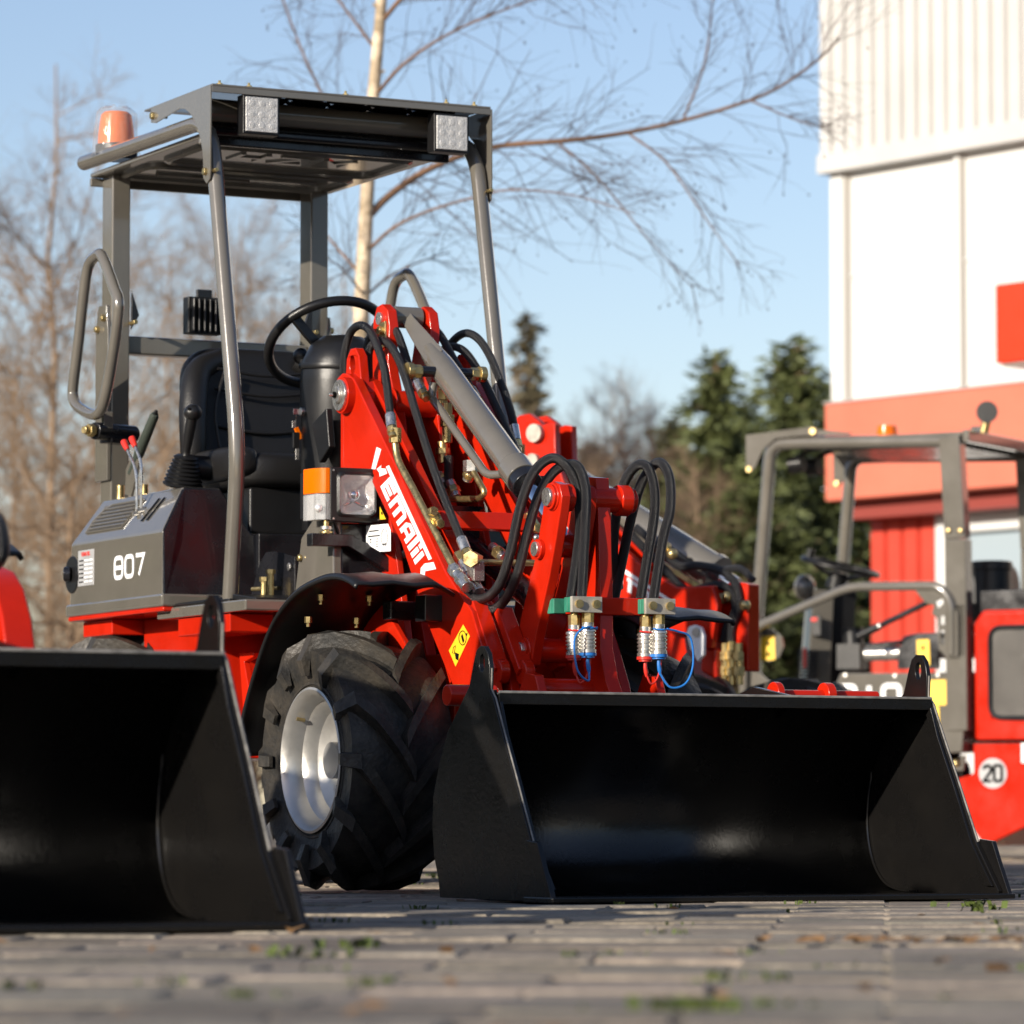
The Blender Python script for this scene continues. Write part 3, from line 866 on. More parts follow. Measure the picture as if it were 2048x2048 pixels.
# grille let into the shoulder
mb = MB()
gq = [(-1.62,.22),(-1.62,.50),(-1.585,.76),(-1.54,.84),(-1.30,.84),(-1.34,.22)]
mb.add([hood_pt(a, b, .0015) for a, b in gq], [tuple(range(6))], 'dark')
for k in range(8):
    t = .225 + .61*k/7
    x0 = -1.62 if t < .55 else -1.62 + (t-.55)*.26
    x1 = -1.34 + (t-.22)*.065
    mb.tube([hood_pt(x0, t, .003), hood_pt(x1, t, .003)], .0026, 'grey', 5)
for k in range(22):
    a = -1.625 + k*.0135
    mb.tube([hood_pt(max(-1.62, min(a, -1.335)), .22, .0025), hood_pt(max(-1.60, min(a+.03, -1.30)), .84, .0025)], .0014, 'grey', 4)
mb.tube([hood_pt(a, b, .003) for a, b in gq], .003, 'grey', 6, closed=True)
mb.build('grille', HOOD)
# two slots beside the grille and their levers
mb = MB()
for a in (-1.215, -1.175):
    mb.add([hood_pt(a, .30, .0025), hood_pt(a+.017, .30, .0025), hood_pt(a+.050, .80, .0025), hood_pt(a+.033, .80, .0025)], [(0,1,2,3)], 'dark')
mb.each('lever_slot', HOOD, gap=0)
for (c, pts) in (('z2', [(420,1270),(418,1090),(408,1040),(372,960)]), ('z2', [(440,1255),(442,1060),(436,1010),(410,945)])):
    q = G(c, pts, u=-.46)
    mb = MB(); mb.tube(rounded(q, .02), .0045, 'steel', 8)
    mb.cyl(Vector(q[0]) + Vector((.02,0,.004)), Vector(q[0]) + Vector((-.012,0,-.004)), .007, 'steel', 10)
    lv = mb.build('control_lever', LD)
    d = (Vector(q[-1]) - Vector(q[-2])).normalized()
    k = MB(); k.tube([Vector(q[-1]) - d*.005, Vector(q[-1]) + d*.012, Vector(q[-1]) + d*.034], [.007,.0095,.0105], 'capred', 14); k.build('lever_knob', lv, bevel=.002)
mb = MB()   # number
digits(mb, '807', G('z2', [(383,1528)], u=-.5012)[0], (0,-1,0), .060, .057, .0125, 'white', .36)
mb.build('number_lettering', HOOD)
mb = MB()   # type plate
c = Vector(p(-.5005,-1.575,.925))
mb.box(c, (.002,.125,.105), 'plate_alu')
mb.build('type_plate', HOOD, bevel=.0008)
mb = MB()
put_text(mb, 'VEMATIK', c + Vector((-.0016,-.0,.040)), (0,-1,0), (0,0,1), .017, 'redink', depth=.0003, bold=.0004)
for r_ in range(6):
    z = .022 - r_*.0125
    mb.box(c + Vector((-.0014,.034,z)), (.0008,.034,.004), 'ink')
    mb.box(c + Vector((-.0014,-.006,z)), (.0008,.032,.005), 'white')
    mb.box(c + Vector((-.0014,-.042,z)), (.0008,.024,.005), 'white')
mb.build('type_plate_print', HOOD)
mb = MB()   # rear intake stub on the side
mb.cyl(p(-.497,-1.685,.91), p(-.504,-1.685,.91), .056, 'plastic', 24); mb.cyl(p(-.503,-1.69,.912), p(-.522,-1.70,.912), .022, 'black_paint', 20)
mb.build('fuel_cap', HOOD, bevel=.004)
# little stubs on top of the hood behind the levers
mb = MB()
for (x, y) in ((340,1160), (455,1155)):
    q = Vector(G('z2', [(x, y)], u=-.36)[0]); mb.cyl(q + Vector((0,0,-.03)), q + Vector((0,0,.014)), .012, 'brass', 12)
mb.each('filler_stub', HOOD)

# ---- rear frame, red
mb = MB()
mb.span(p(-.5,-1.72,.772), p(.5,-.98,.786), 'red')
mb.span(p(-.46,-1.70,.725), p(.46,-1.47,.7715), 'red')
mb.span(p(-.36,-1.4695,.36), p(.36,-.95,.7715), 'red')
mb.span(p(-.20,-.9495,.34), p(.20,-.42,.70), 'red')
mb.span(p(-.46,-.97,.70), p(-.33,-.60,.752), 'red')
mb.build('rear_frame', LD, bevel=.005)
mb = MB()
q = G('z8', [(985,620),(1045,620),(1040,640),(1005,660),(1060,960),(1045,985),(1010,985)], u=-.28)
mb.plate([(a[1], a[2]) for a in q], -.29, -.27, 'red')
mb.plate(vz([(-.45,.30),(-.45,.62),(-.30,.66),(-.28,.30)]), -.275, -.255, 'red')
mb.nut(p(-.29,-.40,.585), p(-.315,-.40,.585), .014, 'brass')
mb.each('pivot_plate', LD, bevel=.003)

# ---- platform with rubber mats, front console
mb = MB()
mb.span(p(-.475,-1.09,.752), p(.475,-.46,.784), 'grey')
PLAT = mb.build('platform', LD, bevel=.006)
mb = MB()
mb.tube(spline([p(-.46,-1.06,.789), p(-.46,-.76,.790), p(-.40,-.70,.795), p(-.1,-.7,.79)], 6), .006, 'plastic', 6)
mb.box(p(-.2,-.83,.787), (.5,.40,.012), 'plastic'); mb.box(p(-.34,-.55,.790), (.20,.16,.014), 'plastic', Matrix.Rotation(R(6),3,'X'))
mb.build('floor_mat', PLAT, bevel=.004)
mb = MB()
mb.plate(vz([(-.53,.79),(-.485,.955),(-.41,1.0),(-.28,1.0),(-.27,.79)]), -.30, -.272, 'grey')
mb.plate(vz([(-.53,.79),(-.485,.955),(-.41,1.0),(-.28,1.0),(-.27,.79)]), .272, .30, 'grey'); mb.plate(vz([(-.51,.79),(-.475,.945),(-.41,.985),(-.29,.985),(-.282,.79)]), -.2715, .2715, 'black_paint')
mb.nut(p(-.299,-.48,.90), p(-.312,-.48,.90), .012, 'brass'); 
mb.build('front_console', LD, bevel=.006)
mb = MB()      # black panel between seat and console with the pedal
mb.span(p(-.21,-1.0,.79), p(.45,-.975,1.0), 'black_paint')
mb.build('seat_base_panel', LD, bevel=.004)
mb = MB()
mb.plate([(q[1], q[2]) for q in G('z2', [(975,1680),(1020,1510),(1050,1460),(1095,1455),(1190,1480),(1190,1680)], u=-.24)], -.245, -.239, 'black_paint')
a = Vector(G('z2', [(1160,1530)], u=-.247)[0]); mb.nut(a, a + Vector((-.006,0,0)), .012, 'steel')
mb.build('pedal_plate', LD, bevel=.002)
mb = MB()
for (x, y, h) in ((1035,1680,.05), (1065,1670,.065)):
    a = Vector(G('z2', [(x, y)], u=-.28)[0]); mb.cyl(a, a + Vector((0,0,h)), .010, 'brass', 10); mb.nut(a + Vector((0,0,h-.004)), a + Vector((0,0,h+.008)), .014, 'brass')
a = Vector(G('z2', [(1020,1635)], u=-.28)[0]); mb.cyl(a + Vector((-.01,.04,0)), a + Vector((.03,-.05,0)), .006, 'brass', 8)
mb.build('brake_linkage', LD)

# ---- roll bar, roof, visor
RU = .415
def curve_post(sg):
    if sg < 0:
        pts = [p(-RU,-.70,.775), p(-RU,-.645,1.205), p(-RU,-.79,2.02), p(-RU,-.875,2.16), p(-RU,-1.83,2.165)]
    else:
        pts = [p(RU,-.70,.775), p(RU,-.645,1.205), p(RU,-.79,2.02), p(RU,-.875,2.16), p(RU,-1.83,2.165)]
    return rounded(pts[:2] + [pts[2], pts[3], pts[4]], .14, 8)
for sg in (-1, 1):
    s_ = sg*RU
    pts = rounded([p(s_,-.705,.775), p(s_,-.650,1.205), p(s_,-.855,2.155), p(s_,-1.835,2.165)], .13, 9)
    mb = MB(); mb.tube(pts, .0225, 'grey', 20)
    mb.build('canopy_post', LD)
    mb = MB(); mb.box(p(sg*.327,-1.79,1.60), (.06,.085,1.05), 'grey')
    mb.build('rear_pillar', LD, bevel=.006)
    # joint plates on the pillar
    mb = MB()
    ov = sg*.372
    mb.plate(vz([(-1.845,1.20),(-1.845,1.66),(-1.825,1.73),(-1.76,1.73),(-1.745,1.64),(-1.745,1.20)]), sg*.3575, sg*.3695, 'grey')
    mb.plate([(q[0], q[2]) for q in ((sg*.297,0,1.655),(sg*.297,0,1.775),(sg*.272,0,1.70))], 1.735, 1.745, 'black_paint', plane='xz')
    for (v, z) in ((-1.82,1.66),(-1.77,1.69)):
        mb.nut(p(sg*.369,v,z), p(sg*.383,v,z), .011, 'brass')
    mb.nut(p(sg*.297,-1.745,1.675), p(sg*.297,-1.70,1.675), .008, 'brass')
    mb.build('pillar_joint', LD, bevel=.002)
mb = MB()
mb.span(p(-.2965,-1.82,1.585), p(.2965,-1.765,1.64), 'grey')
mb.build('cross_beam', LD, bevel=.006)
# roof panel with pressed ribs, slightly arched
mb = MB()
mb.span(p(-.393,-1.84,2.122), p(.393,-.985,2.136), 'grey')
mb.span(p(-.393,-1.845,2.096), p(.393,-1.832,2.1215), 'grey'); mb.span(p(-.393,-1.0,2.105), p(.393,-.986,2.1215), 'grey'); mb.span(p(-.393,-.985,2.105), p(.393,-.978,2.172), 'black_paint')
ROOF = mb.build('roof', LD, bevel=.004)
mb = MB()
z = 2.1205
for w, (v0, v1, u0, u1) in ((.012, (-1.42,-1.08,-.33,.33)), (.012, (-1.76,-1.50,-.33,.33))):
    mb.tube(rounded([p(u0,v0,z), p(u1,v0,z), p(u1,v1,z), p(u0,v1,z)], .05, 4, True), w, 'grey', 6, closed=True)
for a in ((-.25,-1.66,.05,-1.66), (-.12,-1.60,.25,-1.60)):
    mb.tube([p(a[0],a[1],z), p(a[2],a[3],z)], .009, 'grey', 6)
for a, u in (('H',-.13),('Z',0),('M',.14)):
    put_text(mb, a, p(u,-1.25,2.1212), (1,0,0), (0,-1,0), .17, 'grey', depth=.004)
mb.build('roof_ribs', ROOF)
# cross tube under the visor, actuator, wiring
mb = MB()
mb.tube([p(-.39,-.94,2.196), p(.39,-.94,2.196)], .033, 'grey', 20)
mb.tube([p(-.36,-.955,2.14), p(.36,-.955,2.14)], .012, 'black_paint', 10)
mb.build('cross_tube', ROOF)
# visor: top sheet with louvres, two curved side brackets
mb = MB()
mb.span(p(-.437,-1.30,2.240), p(.437,-.795,2.246), 'grey'); mb.span(p(-.437,-.800,2.222), p(.437,-.7955,2.2399), 'grey')
for k in range(5):
    u0 = -.30 + k*.13
    mb.span(p(u0,-.90,2.2345), p(u0+.11,-.83,2.2395), 'dark'); mb.span(p(u0+.05,-1.0,2.2345), p(u0+.16,-.93,2.2395), 'dark')
VIS = mb.build('visor', LD, bevel=.0015)
side = [(-1.236,2.239),(-1.236,2.198),(-1.20,2.192),(-1.02,2.207)] + [( -1.02+.14*math.sin(t)+.035*math.sin(t)**2, 2.015+.192*math.cos(t)) for t in (0.25,.5,.75,1.0,1.25,1.45)] + [(-.845,1.985),(-.82,1.965),(-.80,1.975),(-.7955,2.0),(-.7955,2.239)]
for sg in (-1, 1):
    mb = MB(); mb.plate(vz(side), sg*.4375, sg*.4425, 'grey')
    for (v, zz) in ((-1.215,2.215), (-.823,2.0)):
        mb.nut(p(sg*.442,v,zz), p(sg*.452,v,zz), .011, 'brass'); mb.cyl(p(sg*.436,v,zz), p(sg*.40,v,zz), .006, 'brass', 8)
    mb.cyl(p(sg*.43,-.80,2.0), p(sg*.43,-.775,2.0), .006, 'brass', 8)
    mb.build('visor_bracket', VIS, bevel=.001)
mb = MB()
for u in (-.40,-.31,-.01,.31,.40):
    mb.nut(p(u,-.83,2.246), p(u,-.83,2.254), .009, 'brass'); mb.cyl(p(u,-.83,2.25), p(u,-.83,2.262), .004, 'brass', 8)
mb.each('visor_bolt', VIS)
# work lamps
def work_lamp(u, v, z, face, nm='work_lamp'):
    mb = MB()
    s = .052
    mb.box(p(u, v - .02*face, z), (.112,.044,.112), 'plastic')
    for k in range(6): mb.box(p(u-.045+k*.018, v-.052*face, z), (.006,.02,.10), 'plastic')
    mb.box(p(u, v-.03*face, z+.065), (.05,.012,.03), 'black_paint')
    o = mb.build(nm, LD, bevel=.006)
    mb = MB(); mb.box(p(u, v + .003*face, z), (.098,.006,.098), 'led'); mb.build('lens', o, bevel=.002)
    mb = MB()
    for i in range(3):
        for j in range(3):
            mb.ball(p(u-.031+.031*i, v+.0055*face, z-.031+.031*j), .0115, 'led', 14, (1,.12,1))
    mb.build('led_array', o)
    return o
work_lamp(-.285,-.80,2.168,1); work_lamp(.312,-.80,2.160,1)
work_lamp(-.075,-1.735,1.705,-1)
# beacon under plastic film
BU, BV = -.375, -1.675
mb = MB()
mb.cyl(p(BU,BV,2.165), p(BU,BV,2.20), .062, 'plastic', 28); mb.box(p(BU,BV,2.165),(.1,.1,.02),'black_paint')
BEA = mb.build('beacon', LD, bevel=.003)
mb = MB(); mb.lathe([(0,.055),(.03,.054),(.07,.049),(.09,.046),(.098,.038),(.10,.001)], p(BU,BV,2.20), (0,0,1), 'amber', 28); mb.cyl(p(BU,BV,2.20),p(BU,BV,2.26),.02,'reflector',16); mb.build('beacon_lens', BEA)
mb = MB(); rnd = random.Random(3); seg = 30; pr = [(-.02,.072),(0,.070),(.02,.068),(.05,.064),(.08,.062),(.11,.059),(.125,.045),(.13,.02)]
vs = []
for d, r_ in pr:
    for k in range(seg):
        a = 2*math.pi*k/seg; rr_ = r_*(1+rnd.uniform(-.05,.07)); vs.append(Vector(p(BU,BV,2.185+d+rnd.uniform(-.005,.005))) + Vector((math.cos(a)*rr_, math.sin(a)*rr_, 0)))
mb.add(vs, [(i*seg+k, i*seg+(k+1) % seg, (i+1)*seg+(k+1) % seg, (i+1)*seg+k) for i in range(len(pr)-1) for k in range(seg)], 'wrap')
mb.build('plastic_wrap', BEA)

# ---- folding side bars beside the rear pillars
loop = [(-1.56,1.835),(-1.49,1.845),(-1.36,1.735),(-1.315,1.65),(-1.40,1.385),(-1.50,1.355),(-1.63,1.40),(-1.655,1.46),(-1.60,1.76)]
lp = G('zA', [(530,585),(565,590),(630,760),(655,870),(615,1180),(570,1400),(525,1460),(440,1425),(405,1370),(405,1290),(430,1090),(455,860),(485,650)], u=-.50)
def side_bar(sg):
    q = [Vector((sg*-1*a[0], a[1], a[2])) for a in lp] if sg > 0 else [Vector(a) for a in lp]
    mb = MB(); mb.tube(spline(q, 5, True), .0165, 'grey', 14, closed=True)
    o = mb.build('side_bar', LD)
    mb = MB()
    hz = min(a.z for a in q); hy = [a.y for a in q if a.z == hz][0]
    mb.cyl((sg*.49,hy+.03,hz-.045), (sg*.34,hy+.09,hz-.045), .026, 'black_paint', 18)
    mb.cyl((sg*.53,hy+.015,hz-.045), (sg*.48,hy+.035,hz-.045), .012, 'brass', 12); mb.nut((sg*.515,hy+.02,hz-.045), (sg*.495,hy+.028,hz-.045), .020, 'brass')
    mb.box((sg*.40,hy+.075,hz-.055), (.10,.05,.045), 'black_paint', Matrix.Rotation(R(-25*sg),3,'Z'))
    mb.box((sg*.45,hy+.03,hz-.012), (.03,.02,.05), 'grey')
    mb.build('bar_hinge', o, bevel=.003)
    return o
side_bar(-1); side_bar(1)

# ---- seat
def rbox(mb, c, size, mt, rot=None, n=4):
    """Cushion: superellipsoid block."""
    N1, N2 = 20, 28; vs = []; e = 2/n
    f = lambda x: math.copysign(abs(x)**e, x)
    for i in range(N1+1):
        th = -math.pi/2 + math.pi*i/N1
        for k in range(N2):
            ph = 2*math.pi*k/N2
            q = Vector((size[0]/2*f(math.cos(th))*f(math.cos(ph)), size[1]/2*f(math.cos(th))*f(math.sin(ph)), size[2]/2*f(math.sin(th))))
            if rot is not None: q = rot @ q
            vs.append(q + Vector(c))
    mb.add(vs, [(i*N2+k, i*N2+(k+1) % N2, (i+1)*N2+(k+1) % N2, (i+1)*N2+k) for i in range(N1) for k in range(N2)], mt, True)
tilt = Matrix.Rotation(R(-9), 3, 'X')
mb = MB()
rbox(mb, p(-.02,-1.43,1.37), (.47,.09,.42), 'seat', tilt, 5)
for sg in (-1, 1):
    mb.tube(spline([p(-.02+sg*.235,-1.36,1.16), p(-.02+sg*.245,-1.33,1.26), p(-.02+sg*.235,-1.355,1.40), p(-.02+sg*.20,-1.40,1.50), p(-.02+sg*.12,-1.425,1.545)], 6), [.03+.012*math.sin(math.pi*k/24) for k in range(25)], 'seat', 14)
for z, w in ((1.50,.15),(1.44,.16),(1.33,.15)):
    mb.tube(spline([p(-.02-w,-1.375,z+.01), p(-.02,-1.368,z-.006), p(-.02+w,-1.375,z+.01)], 5), .005, 'seat', 8)
for sg in (-1, 1):
    mb.tube(spline([p(-.02+sg*.13,-1.37,1.50), p(-.02+sg*.165,-1.355,1.38), p(-.02+sg*.15,-1.34,1.24)], 5), .005, 'seat', 8)
SEAT = mb.build('seat', LD)
mb = MB()
rbox(mb, p(-.02,-1.20,1.185), (.48,.44,.11), 'seat', None, 5)
for sg in (-1, 1):
    rbox(mb, p(-.02+sg*.215,-1.20,1.205), (.09,.42,.10), 'seat', None, 4)
mb.build('seat_cushion', SEAT)
mb = MB(); mb.span(p(-.22,-1.40,1.0), p(.20,-1.02,1.135), 'plastic'); mb.build('seat_suspension', SEAT, bevel=.01)
mb = MB()   # armrest roll and frame behind the wheel
mb.cyl(p(-.33,-1.20,1.20), p(-.14,-1.16,1.19), .036, 'plastic', 18)
mb.build('armrest', SEAT, bevel=.008)
mb = MB(); mb.tube(rounded([p(.215,-1.45,1.5), p(.30,-1.40,1.49), p(.30,-1.35,1.35), p(.26,-1.33,1.25)], .05), .018, 'plastic', 12); mb.build('seat_bracket', SEAT)
mb = MB()
a = Vector(G('z2', [(715,935)], u=-.24)[0]); mb.box(a, (.035,.03,.02), 'capred', Matrix.Rotation(R(35),3,'Y')); mb.box(a + Vector((.012,0,-.035)), (.03,.03,.05), 'plastic', Matrix.Rotation(R(15),3,'Y'))
mb.build('belt_buckle', SEAT, bevel=.004)

# ---- joystick
b, t, k = [Vector(q) for q in G('z2', [(640,1140),(662,950),(690,785)], u=-.36)]
mb = MB()
n = 16; pts = []; rad = []
for i in range(n+1):
    f = i/n; pts.append(b.lerp(t, f*.78)); rad.append((.056 - .026*f) + (.005 if i % 2 else -.002))
mb.tube(pts, rad, 'plastic', 18)
JOY = mb.build('joystick', LD, sharp=60)
mb = MB(); mb.tube(spline([t - (t-b)*.25, t, k], 5), [.013,.0125,.012,.012,.012,.013,.014,.015,.016,.016,.016], 'plastic', 14)
mb.build('joystick_handle', JOY)
mb = MB(); mb.ball(k, .0265, 'plastic', 20, (1,1,.9)); mb.cyl(k, k + Vector((-.02,-.02,.008)), .005, 'dark', 8); mb.build('joystick_knob', JOY)
# hand brake
b, t = [Vector(q) for q in G('z2', [(390,1080),(508,792)], u=-.38)]
mb = MB(); d = (t-b)
mb.tube([b + d*.0, b + d*.25, b + d*.35, b + d*.95, t], [.010,.012,.016,.014,.010], 'handle_green', 14)
mb.cyl(t, t + d.normalized()*.012, .006, 'plastic', 8)
mb.plate([(q[1], q[2]) for q in G('z2', [(375,1060),(400,1000),(440,1010),(420,1100),(400,1190),(370,1180)], u=-.38)], -.386, -.378, 'grey')
mb.build('hand_brake', LD, bevel=.001)

# ---- steering column and wheel
cw = Vector(G('z3', [(496,405)], u=-.04)[0])
ax = Vector((0, math.sin(R(38)), math.cos(R(38))))     # leans back towards the seat
mb = MB()
base = Vector(p(-.045,-.80,1.0)); top = Vector(p(-.035,-.79,1.55))
rings = [(1.0,.10),(1.12,.105),(1.22,.11),(1.33,.115),(1.42,.118),(1.48,.112),(1.525,.09),(1.55,.055),(1.556,.005)]
mb.lathe([(z-1.0, r_) for z, r_ in rings], base, (0,-.06,1), 'plastic', 28)
mb.lathe([(.455,.121),(.462,.123),(.470,.121)], base, (0,-.06,1), 'plastic', 28)
COLN = mb.build('steering_column', LD)
mb = MB()
q = G('z3', [(395,930),(490,825),(510,1075),(445,1180)], u=-.158)
mb.add([Vector(a) for a in q] + [Vector(a) + Vector((.02,0,0)) for a in q], [(0,1,2,3),(4,7,6,5),(0,4,5,1),(1,5,6,2),(2,6,7,3),(3,7,4,0)], 'plastic')
mb.build('fuse_cover', COLN, bevel=.004)
mb = MB()
a = Vector(G('z3', [(365,850)], u=-.15)[0])
mb.cyl(a + Vector((.03,0,0)), a, .022, 'plastic', 16); mb.cyl(a, a + Vector((-.02,.0,0)), .012, 'steel', 12); mb.box(a + Vector((-.03,.004,0)), (.02,.004,.016), 'steel')
a2 = Vector(G('z3', [(295,930)], u=-.17)[0])
mb.cyl(a + Vector((-.03,.004,-.01)), a2 + Vector((0,0,.01)), .0015, 'steel', 6)
mb.box(a2 + Vector((.008,0,-.025)), (.012,.008,.035), 'amber', Matrix.Rotation(R(-25),3,'Y')); mb.box(a2 + Vector((0,0,-.045)), (.018,.01,.045), 'plastic'); mb.box(a2 + Vector((.004,0,-.08)), (.01,.006,.04), 'steel')
mb.box(a2 + Vector((-.006,0,.0)), (.012,.006,.02), 'steel')
mb.build('ignition_key', COLN, bevel=.001)
h = Vector((1,0,0)); g = ax.cross(h)
mb = MB(); mb.tube([cw + (h*math.cos(2*math.pi*k/48) + g*math.sin(2*math.pi*k/48))*.172 for k in range(48)], .0145, 'plastic', 12, closed=True)
hub = cw - ax*.055
for a in (R(95), R(215), R(335)):
    e = h*math.cos(a) + g*math.sin(a)
    mb.tube(spline([hub + e*.02, hub + e*.09 + ax*.012, cw + e*.168], 4), .009, 'plastic', 10, square=(.028,.012))
mb.cyl(hub - ax*.03, hub + ax*.025, .045, 'plastic', 24)
mb.cyl(hub - ax*.10, hub - ax*.02, .03, 'plastic', 18)
SW = mb.build('steering_wheel', LD, sharp=50)
mb = MB(); a = cw + h*math.cos(R(200))*.155 + g*math.sin(R(200))*.155
a = Vector(G('z3', [(330,490)], u=-.10)[0])
mb.ball(a, .024, 'plastic', 18); mb.cyl(a, a - ax*.05, .011, 'plastic', 12); mb.build('spinner_knob', SW)

# ------------------------------------------------------------------ front frame, lift arms and linkage of the loader
AU = .20
arm = [(-.468,1.33),(-.487,1.365),(-.470,1.395),(-.435,1.407),(-.40,1.403),(-.36,1.385),
       (-.12,1.155),(.215,.825),(.36,.72),(.42,.63),(.475,.535),(.50,.47),(.47,.42),(.40,.41),(.28,.50),(.10,.70),(-.06,.92),(-.30,1.15)]
def lift_arm(sg):
    mb = MB()
    mb.plate(vz(arm), sg*(AU-.03), sg*AU, 'red', holes=[[(-.345+.0+.0+.0*math.cos(t), 5) for t in ()]] if False else ())
    mb.plate(vz([(a*.985-.004, b*.99+.008) for a, b in arm]), sg*(AU-.085), sg*(AU-.058), 'red')
    # top flange closing the box between the two cheeks from half way down
    for (a, b), (c, d) in zip(arm[5:9], arm[6:10]):
        pass
    o = mb.build('lift_arm', LD, bevel=.004)
    mb = MB()
    pc = p(sg*AU, -.395, 1.342)
    c = Vector(pc); e = Vector((sg, 0, 0))
    mb.cyl(c - e*.08, c + e*.022, .050, 'red', 28); mb.cyl(c + e*.022, c + e*.030, .043, 'steel', 28)
    mb.cyl(c + e*.030, c + e*.038, .024, 'steel', 20); mb.nut(c + e*.038, c + e*.046, .009, 'dark'); mb.cyl(c+e*.046, c+e*.058, .004, 'steel', 8)
    mb.build('pivot_pin', o, bevel=.002)
    return o
ARML, ARMR = lift_arm(-1), lift_arm(1)
# lettering on the left arm, drawn as flat strokes
uL = -AU - .0012
def hpoly(mb, pts, mt, u=uL, th=.0006, c='zH'):
    a = [Vector(q) for q in G(c, pts, u=u)]; b = [q + Vector((th,0,0)) for q in a]; n = len(a)
    mb.add(a + b, [tuple(range(n)), tuple(range(n, 2*n))[::-1]] + [(i, (i+1) % n, n+(i+1) % n, n+i) for i in range(n)], mt)
B0, DX, DY = Vector((197, 600)), Vector((540, 1205)), Vector((122, -128))
def glyph(mb, polys, x0, x1, mt='white'):
    for pl in polys:
        hpoly(mb, [tuple(B0 + DX*(x0 + (x1-x0)*a) + DY*b) for a, b in pl], mt)
mb = MB()
hpoly(mb, [(148,90),(208,118),(132,378),(82,372)], 'white')
hpoly(mb, [(150,375),(208,325),(203,365),(262,368),(285,432),(187,472),(182,420)], 'white')
hpoly(mb, [(268,345),(308,325),(860,1530),(818,1548)], 'white')
glyph(mb, [[(0,0),(.26,0),(.26,1),(0,1)], [(.26,.72),(1,.72),(1,1),(.26,1)], [(.26,.36),(.9,.36),(.9,.62),(.26,.62)], [(.26,0),(1,0),(1,.26),(.26,.26)]], .0, .165)
glyph(mb, [[(0,0),(.2,0),(.2,1),(0,1)], [(.2,.74),(.82,.74),(.82,1),(.2,1)], [(.4,0),(.6,0),(.6,.74),(.4,.74)], [(.8,0),(1,0),(1,.86),(.82,1),(.8,1)]], .19, .425)
glyph(mb, [[(0,0),(.3,0),(.3,.86),(.0,.7)], [(.0,.7),(.3,.74),(1,.74),(1,1),(.3,1)], [(.7,0),(1,0),(1,.74),(.7,.74)], [(.3,.26),(.7,.26),(.7,.5),(.3,.5)]], .455, .615)
glyph(mb, [[(.0,0),(.62,0),(.62,1.2),(.0,1.2)]], .64, .725)
glyph(mb, [[(0,0),(1,0),(1,.72),(0,.72)], [(0,.84),(1,.84),(1,1.06),(0,1.06)]], .715, .765)
glyph(mb, [[(0,0),(1,0),(1,.95),(0,.95)]], .785, .835)
hpoly(mb, [(705,1825),(755,1825),(775,1690),(915,1662),(880,1572),(765,1592),(718,1650)], 'white')
mb.build('arm_lettering', ARML, clean=False)
mb = MB()     # load chart sticker with its printed lines
hpoly(mb, [(15,1105),(296,1078),(330,1160),(330,1432),(190,1440),(15,1335)], 'white', u=-AU-.0010)
uu = -AU-.0016
for (x0, y0, x1, y1) in ((52,1178,175,1165), (38,1245,190,1230), (62,1285,82,1283), (148,1275,160,1274), (66,1318,80,1316), (146,1312,160,1310), (146,1342,160,1340), (146,1375,160,1372), (222,1348,270,1340)):
    hpoly(mb, [(x0,y0-8),(x1,y1-8),(x1,y1+8),(x0,y0+8)], 'ink', u=uu, th=.0003)
q = G('zH', [(250 + 46*math.cos(t)*(.9), 1255 + 112*math.sin(t)) for t in [2*math.pi*k/24 for k in range(24)]], u=uu)
mb.tube(q, .0006, 'ink', 4, closed=True)
q = G('zH', [(232,1180),(268,1172),(270,1330),(234,1338)], u=uu); mb.tube(q, .0005, 'ink', 4, closed=True)
mb.build('load_sticker', ARML, clean=False)
mb = MB()
hpoly(mb, [(190,860),(268,1020),(190,1026)], 'yellow', u=-AU-.001); hpoly(mb, [(205,920),(225,935),(228,965),(210,960)], 'ink', u=uu, th=.0003)
mb.build('small_warning_sticker', ARML, clean=False)
mb = MB()
hpoly(mb, [(375,1275),(415,1345),(330,1525),(290,1430)], 'yellow', u=-AU-.001, c='z4')
for (a, b) in (((345,1335),(395,1355)),):
    q = G('z4', [(372 + 22*math.cos(t), 1355 + 42*math.sin(t)) for t in [2*math.pi*k/20 for k in range(20)]], u=uu); mb.tube(q, .0013, 'ink', 4, closed=True)
hpoly(mb, [(362,1345),(370,1330),(382,1370),(374,1388)], 'ink', u=uu, th=.0003, c='z4'); hpoly(mb, [(386,1330),(396,1345),(402,1325)], 'ink', u=uu, th=.0003, c='z4')
hpoly(mb, [(325,1440),(350,1450),(346,1490),(330,1480)], 'ink', u=uu, th=.0003, c='z4')
q = G('z4', [(318,1410),(330,1400),(322,1450),(312,1445)], u=uu); mb.tube(q, .001, 'ink', 4, closed=True)
mb.build('warning_sticker', ARML, clean=False)

# tower between the arms
mb = MB()
ear = [(-.55,.62),(-.55,1.36),(-.50,1.50),(-.497,1.565),(-.475,1.60),(-.44,1.605),(-.405,1.585),(-.392,1.54),(-.40,1.44),(-.36,1.34),(-.30,1.10),(-.22,.80),(-.15,.62)]
for sg in (-1, 1):
    mb.plate(vz(ear), sg*.048, sg*.078, 'red')
mb.span(p(-.145,-.565,.62), p(.145,-.545,1.34), 'red')
for sg in (-1, 1):
    e2 = [(-.46,1.30),(-.462,1.40),(-.455,1.45),(-.43,1.475),(-.40,1.475),(-.375,1.45),(-.36,1.38),(-.34,1.30)]
    hole = [(.418+.018*math.cos(t), 1.43+.026*math.sin(t)) for t in [2*math.pi*k/16 for k in range(16)]]
    mb.plate(vz(e2), sg*.150, sg*.178, 'red', holes=[hole])
    mb.plate(vz([(-.54,.62),(-.54,1.32),(-.36,1.32),(-.20,.90),(-.12,.62)]), sg*.128, sg*.148, 'red')
